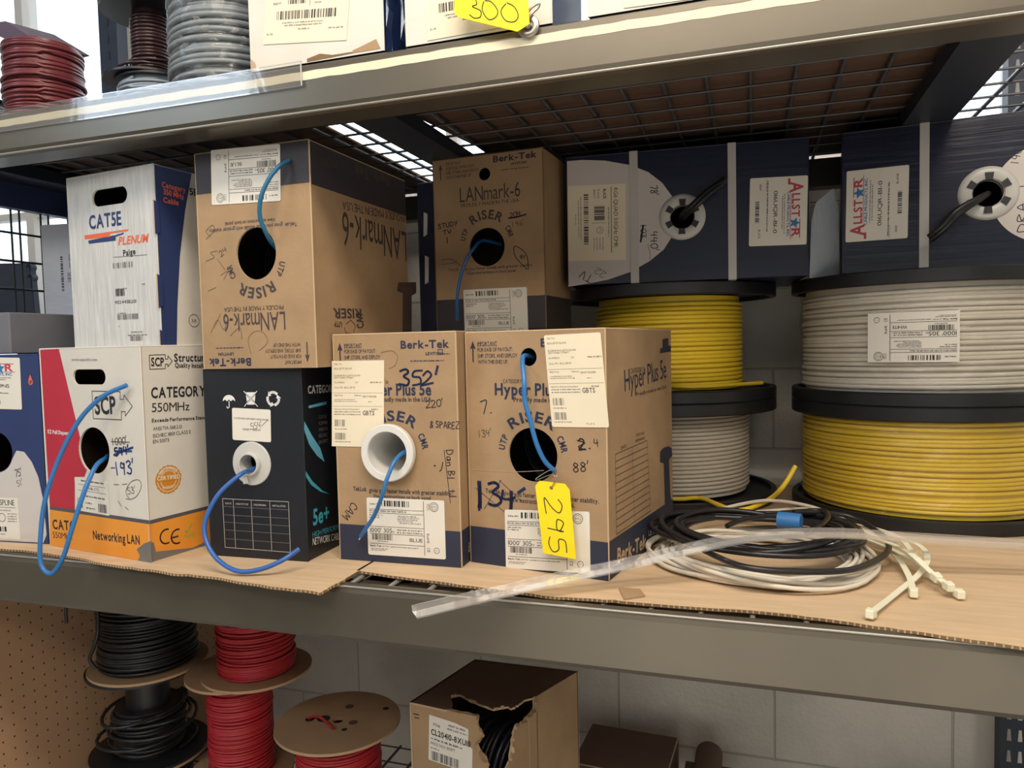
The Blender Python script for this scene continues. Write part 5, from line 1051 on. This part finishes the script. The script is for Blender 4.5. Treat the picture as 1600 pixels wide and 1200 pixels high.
sd = mini((-1.130, 1.20, .893), .088, .037, .897, 1.028, .0034, PLB, DKBC, 'narrow spool of dark brown wire with a wide black top flange', irr=.15, layers=1)
m = MB(); pts = [(-1.13+(.05+.012*math.sin(k*.37))*math.cos(k*.5), 1.20+(.05+.012*math.sin(k*.37))*math.sin(k*.5), .902+.0006*k) for k in range(50)]; m.tube(pts, .003, DKBC, 6); m.build('loose_turns', sd)
mini((-.868, 1.10, ZT), .100, .092, .797, 1.06, .0052, PLB, GRYC, 'large spool of grey cable in shiny clear wrap next to the white carton', irr=.4, wrap=True, seed=6)
mini((-1.452, 1.09, ZT), .052, .046, .797, .86, .0025, PLB, SILC, 'small spool of silvery wire at the far left end of the top shelf', irr=.5)
# post and equipment seen behind the top shelf
m = MB(); q = pY(178, 80, 1.85); m.box((q.x-.035, 1.83, .80), (q.x+.035, 1.87, 2.2), STEELD); fr = Frame((q.x-.035, 1.829, .8), (1, 0, 0), (0, 0, 1))
for i in range(28): lrect(m, fr, .028, .02+i*.05, .038, .045+i*.05, GRIDB, .001)
m.build('slotted_post', label='slotted dark steel post standing behind the narrow brown wire spool', category='post')
m = MB(); fr = Frame((-2.62, 1.86, -.2), (1, 0, 0), (0, 0, 1)); q = [pY(*p, 1.86) for p in ((-30, 412), (46, 411), (58, 520), (-30, 520))]; fr = Frame((q[0].x, 1.86, q[3].z), (1, 0, 0), (0, 0, 1))
m.slab(fr, [(p.x-fr.O.x, p.z-fr.O.z) for p in q], [circ(*[a-b for a, b in zip((pY(45, 418, 1.86).x, pY(45, 418, 1.86).z), (fr.O.x, fr.O.z))], .012, 12), circ(*[a-b for a, b in zip((pY(47, 434, 1.86).x, pY(47, 434, 1.86).z), (fr.O.x, fr.O.z))], .012, 12)], -.02, 0, STEELD)
m.box((q[0].x, 1.84, -.75), (q[0].x+.06, 1.86, q[3].z), STEELD).box((q[2].x-.06, 1.84, -.75), (q[2].x, 1.86, q[3].z), STEELD); m.build('metal_panel', label='dark metal panel with bolt holes standing before the bright window', category='panel')

# ================================================================== BOTTOM SHELF
def wspool(c, R, rc, h, cr, cm, label, seed, irr=.6, ft=.006, layers=2, rb=None, fm=None, cfrac=(0, 1), tilt=0, group=None, rtop=None):
    x, y, z = c; t = thing('wire_spool', c, label, 'wire spool', group); fm = fm or WOODB
    for zz in (z, z+h-ft):
        m = MB(); m.lathe((x, y, zz), [(.012, ft), (R, ft)], fm, 64).lathe((x, y, zz), [(R, 0), (.012, 0), (.012, ft)], fm, 64, smooth=False).lathe((x, y, zz), [(R, ft), (R, 0)], WOODE if fm is WOODB else fm, 64)
        m.build('flange', t)
    m = MB(); m.lathe((x, y, 0), [(rb or .04, z+ft), (rb or .04, z+h-ft)], cm if rb is None else PLB, 40)
    z0 = z+ft+(h-2*ft)*cfrac[0]; z1 = z+ft+(h-2*ft)*cfrac[1]
    m.lathe((x, y, 0), [(.03, z0+.001), (rc-cr*1.5, z0+.001), (rc-cr*1.5, z1-.001), (.03, z1-.001)], cm, 48, smooth=False)
    winding(m, (x, y, 0), rc-cr, z0, z1, cr, cm, irr, layers, 44, seed); m.build('wound_wire', t); return t
BZ = -.7995
bx, by = -1.362, 1.35
wspool((bx, by, -.370), .130, .104, .20, .0036, BLKC, 'spool of black wire with brown board flanges, upper of the black stack at left', 3)
tb = wspool((bx-.008, by, -.577), .130, .078, .206, .0042, BLKC, 'black wire spool with black base flange and loose turns, middle of the left stack', 5, fm=PLB, rb=.048, cfrac=(0, .55), irr=.9)
m = MB(); pts = [(bx-.01+(.09+.02*math.sin(k*.23))*math.cos(k*.3), by+(.09+.02*math.cos(k*.19))*math.sin(k*.3), -.565+.0009*k) for k in range(110)]; m.tube(pts, .0042, BLKC, 6); m.build('loose_turns', tb)
wspool((bx-.01, by, BZ), .13, .09, .221, .004, BLKC, 'lowest black wire spool of the left stack, under the others', 8)
rx_, ry_ = -1.085, 1.37
wspool((rx_+.012, ry_, -.362), .120, .082, .20, .0028, REDC, 'spool of red wire, upper of the two stacked red spools', 11, irr=.9)
tr = wspool((rx_-.035, ry_-.005, -.600), .115, .070, .236, .0028, REDC, 'spool of red wire standing beneath the upper red spool', 13, irr=.6)
wspool((rx_-.035, ry_-.01, BZ), .115, .08, .198, .003, REDC, 'lowest wire spool under the red stack, only its top disc showing', 14)
# a loose black cable hanging left of the black spool
m = MB(); m.tube(spline([pY(152, 945, 1.22), pY(153, 985, 1.21), pY(147, 1010, 1.205), pY(140, 1030, 1.205), pY(150, 1045, 1.21)], 8), .004, BLKC); m.build('loose_cable', label='black cable hanging beside the upper black wire spool', category='cable')
m = MB(); m.tube([pY(103, 940, 1.15), pY(103, 960, 1.15), pY(104, 974, 1.15)], .0032, BLKC); m.build('loose_cable', label='short dark cable end hanging in front of the pegboard', category='cable')
dx, dy = -.855, 1.35
td = wspool((dx, dy, BZ), .133, .088, .36, .0028, REDC, 'red wire spool with a large drilled brown disc on top, left of the torn carton', 17, irr=.7)
DK = mat('disc_hole', (.01, .008, .008), .9); DS = mat('disc_stain', (.10, .05, .035), .8)
for px, py, r_, mm in ((484, 1124, .010, DK), (506, 1123, .014, DK), (546, 1104, .010, DS), (552, 1129, .010, DS), (603, 1107, .007, DK), (538, 1140, .006, DK)):
    q = pZ(px, py, BZ+.36); m = MB(); m.lathe((q.x, q.y, BZ+.36), [(.0001, .0003), (r_, .0003)], mm, 20); m.build('disc_hole', [ch for ch in td.children if ch.name.startswith('flange')][-1])
m = MB(); m.tube(spline([pZ(482, 1122, BZ+.364), pZ(495, 1119, BZ+.372), pZ(508, 1126, BZ+.370), pZ(520, 1138, BZ+.366)], 8), .0028, REDC); m.build('wire_end', td)
# torn carton with black cable
zt = -.35; A = pZ(640, 1097, zt); B = pZ(778, 1125, zt); C_ = pZ(903, 1049, zt); D_ = pZ(742, 1030, zt)
tc = thing('torn_carton', ((A.x+C_.x)/2, (A.y+C_.y)/2, BZ), 'torn brown carton of black cable on the bottom shelf, part number label on front', 'carton')
hgt = zt-BZ
fF = Frame((A.x, A.y, BZ), (B-A), (0, 0, 1)); fR = Frame((B.x, B.y, BZ), (C_-B), (0, 0, 1)); fT = Frame((0, 0, zt), (1, 0, 0), (0, 1, 0)); wF = (B-A).length; dR = (C_-B).length
def jag(pts, n=4, j=.0025):
    o = []
    for a, b in zip(pts[:-1], pts[1:]):
        for k in range(n): t = k/n; o.append((a[0]+(b[0]-a[0])*t+(R_.uniform(-j, j) if k else 0), a[1]+(b[1]-a[1])*t+(R_.uniform(-j, j) if k else 0)))
    return o+[pts[-1]]
m = MB()
top = [fT.uv(*p) for p in ((640, 1097), (668, 1103), (695, 1109))]+jag([fT.uv(*p) for p in ((706, 1108), (705, 1088), (720, 1086), (742, 1097), (771, 1108), (791, 1104), (799, 1107), (810, 1102), (817, 1095), (836, 1089))])+[fT.uv(903, 1049), fT.uv(742, 1030)]
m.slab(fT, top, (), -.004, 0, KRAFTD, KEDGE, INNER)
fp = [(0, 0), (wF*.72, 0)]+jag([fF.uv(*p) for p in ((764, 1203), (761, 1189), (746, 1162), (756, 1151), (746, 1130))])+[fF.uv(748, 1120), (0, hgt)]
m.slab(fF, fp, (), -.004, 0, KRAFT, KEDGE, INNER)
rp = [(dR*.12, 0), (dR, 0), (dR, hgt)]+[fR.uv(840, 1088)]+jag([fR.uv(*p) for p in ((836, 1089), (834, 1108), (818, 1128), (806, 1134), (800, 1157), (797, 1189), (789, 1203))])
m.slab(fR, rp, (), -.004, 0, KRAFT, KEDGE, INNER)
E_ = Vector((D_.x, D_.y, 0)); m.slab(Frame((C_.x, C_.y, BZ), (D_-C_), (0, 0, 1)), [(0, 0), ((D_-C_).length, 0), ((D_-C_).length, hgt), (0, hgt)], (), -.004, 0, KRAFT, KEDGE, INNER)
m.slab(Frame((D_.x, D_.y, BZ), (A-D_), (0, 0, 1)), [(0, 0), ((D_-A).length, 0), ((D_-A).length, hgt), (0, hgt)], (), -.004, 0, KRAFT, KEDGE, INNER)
# torn flaps curling out along the rip
for fr, pts, o in ((fR, [(836, 1089), (834, 1108), (818, 1128), (806, 1134), (800, 1157), (797, 1189)], .009), (fF, [(706, 1108), (748, 1116), (746, 1130), (756, 1151), (746, 1162), (761, 1189)], .008), (fT, [(705, 1090), (720, 1088), (742, 1099), (771, 1110), (791, 1106)], .006)):
    q = [fr.uv(*p) for p in pts]; q = jag(q, 5, .0015)
    for (a, b), (c2, d2) in zip(q[:-1], q[1:]):
        e1 = R_.uniform(.3, 1)*o; m.add([fr.P(a, b, 0), fr.P(c2, d2, 0), fr.P(c2+R_.uniform(-.004, .004), d2, e1), fr.P(a+R_.uniform(-.004, .004), b, e1)], [(0, 1, 2, 3)], KEDGE if R_.random() < .6 else KRAFT)
pstroke(m, fF, [(646, 1115), (655, 1117)], 1.5, INK, .0006); pstroke(m, fF, [(648, 1121), (655, 1122)], 1.5, INK, .0006)
for v_ in (.35, .45): lstroke(m, fR, [(dR*v_, .0), (dR*v_, hgt*.93)], .002, KEDGE if v_ < .4 else KRAFTD, .0004)
m.build('carton', tc)
lb = MB(); f, W, H = subpx(fF, (670, 1186), (738, 1210), (671, 1116)); lb.slab(f, [(0, 0), (W, 0), (W, .55*H), (.9*W, .62*H), (.9*W, .95*H), (.6*W, H), (0, H)], (), 0, .0004, LABEL)
ltext(lb, f, 'P/N#', .1*W, .78*H, .16*W, .07*H, INK, 0, .0006); ltext(lb, f, 'CL20410-8XU10', .05*W, .58*H, .9*W, .12*H, INK, 1, .0006); micro(lb, f, .05*W, .47*H, .75*W, .05*H, INK, 1, .0006); ltext(lb, f, 'PRICE SALE: 1000FT', .05*W, .36*H, .56*W, .06*H, INK, 0, .0006); micro(lb, f, .05*W, .27*H, .2*W, .03*H, INK, 2, .0006); lbar(lb, f, .06*W, .02*H, .66*W, .2*H, INK, 6, 24, .0006); micro(lb, f, .45*W, .88*H, .4*W, .05*H, INKG, 5, .0006); micro(lb, f, .42*W, .80*H, .45*W, .04*H, INKG, 6, .0006)
lb.build('part_label', tc, label='white torn part number label')
m = MB(); ctr = (A+B+C_+D_)/4; u_ = (C_-B).normalized(); 
for k in range(11):
    cc_ = Vector((ctr.x, ctr.y, BZ+.21))+(B-A).normalized()*(-.065+.013*k); rr_ = .16+R_.uniform(-.01, .01); rh = min(dR*.40, .09)
    m.tube([cc_+u_*rh*math.cos(2*PI*i/40)+Vector((0, 0, 1))*rr_*math.sin(2*PI*i/40) for i in range(40)], .0052, BLKC if k % 3 else mat('cable_navy_black', (.015, .02, .035), .3), 8, closed=True)
m.build('cable_bundle', tc, label='black cable coiled inside')
# low brown cartons by the wall
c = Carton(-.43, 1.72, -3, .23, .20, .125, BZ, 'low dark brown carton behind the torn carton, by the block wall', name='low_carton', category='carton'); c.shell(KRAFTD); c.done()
m = MB(); q = pY(1105, 1190, 1.80); m.lathe((q.x, 1.72, q.z-.03), [(.0001, 0), (.03, 0), (.033, .003), (.033, .17), (.03, .173), (.0001, .173)], KRAFTD, 32, axis=(0, 1, 0)); 
for v in m.v: pass
o = m.build('cardboard_tube', label='brown cardboard tube end near the wall, right of the low carton', category='cardboard tube'); 
c = Carton(q.x-.06, 1.70, 0, .14, .2, q.z-.0635-BZ, BZ, 'small brown carton under the cardboard tube by the wall', name='low_carton', category='carton'); c.shell(KRAFTD); c.done()

# groups for things that come in numbers
GR = {'cable_box': 'cable dispenser boxes', 'cable_spool': 'cable spools on the middle shelf', 'wire_carton': 'white cartons on the top shelf', 'price_tag': 'yellow price tags', 'wire_deck': 'wire shelf decks',
      'rack_upright': 'rack uprights', 'shelf_beam': 'rack beams', 'rear_shelf_beam': 'rack beams', 'zip_tie': 'zip ties by the coils', 'cardboard_liner': 'cardboard sheets', 'cable_coil': 'loose coils', 'loose_cable': 'loose cable ends', 'low_carton': 'low cartons by the wall'}
for o in list(COL.objects):
    if o.parent is None and 'category' in o:
        k = o.name.split('.')[0]
        if k == 'wire_spool': o['group'] = 'wire spools on the bottom shelf' if o.location.z < 0 else 'wire spools on the top shelf'
        elif k in GR: o['group'] = GR[k]
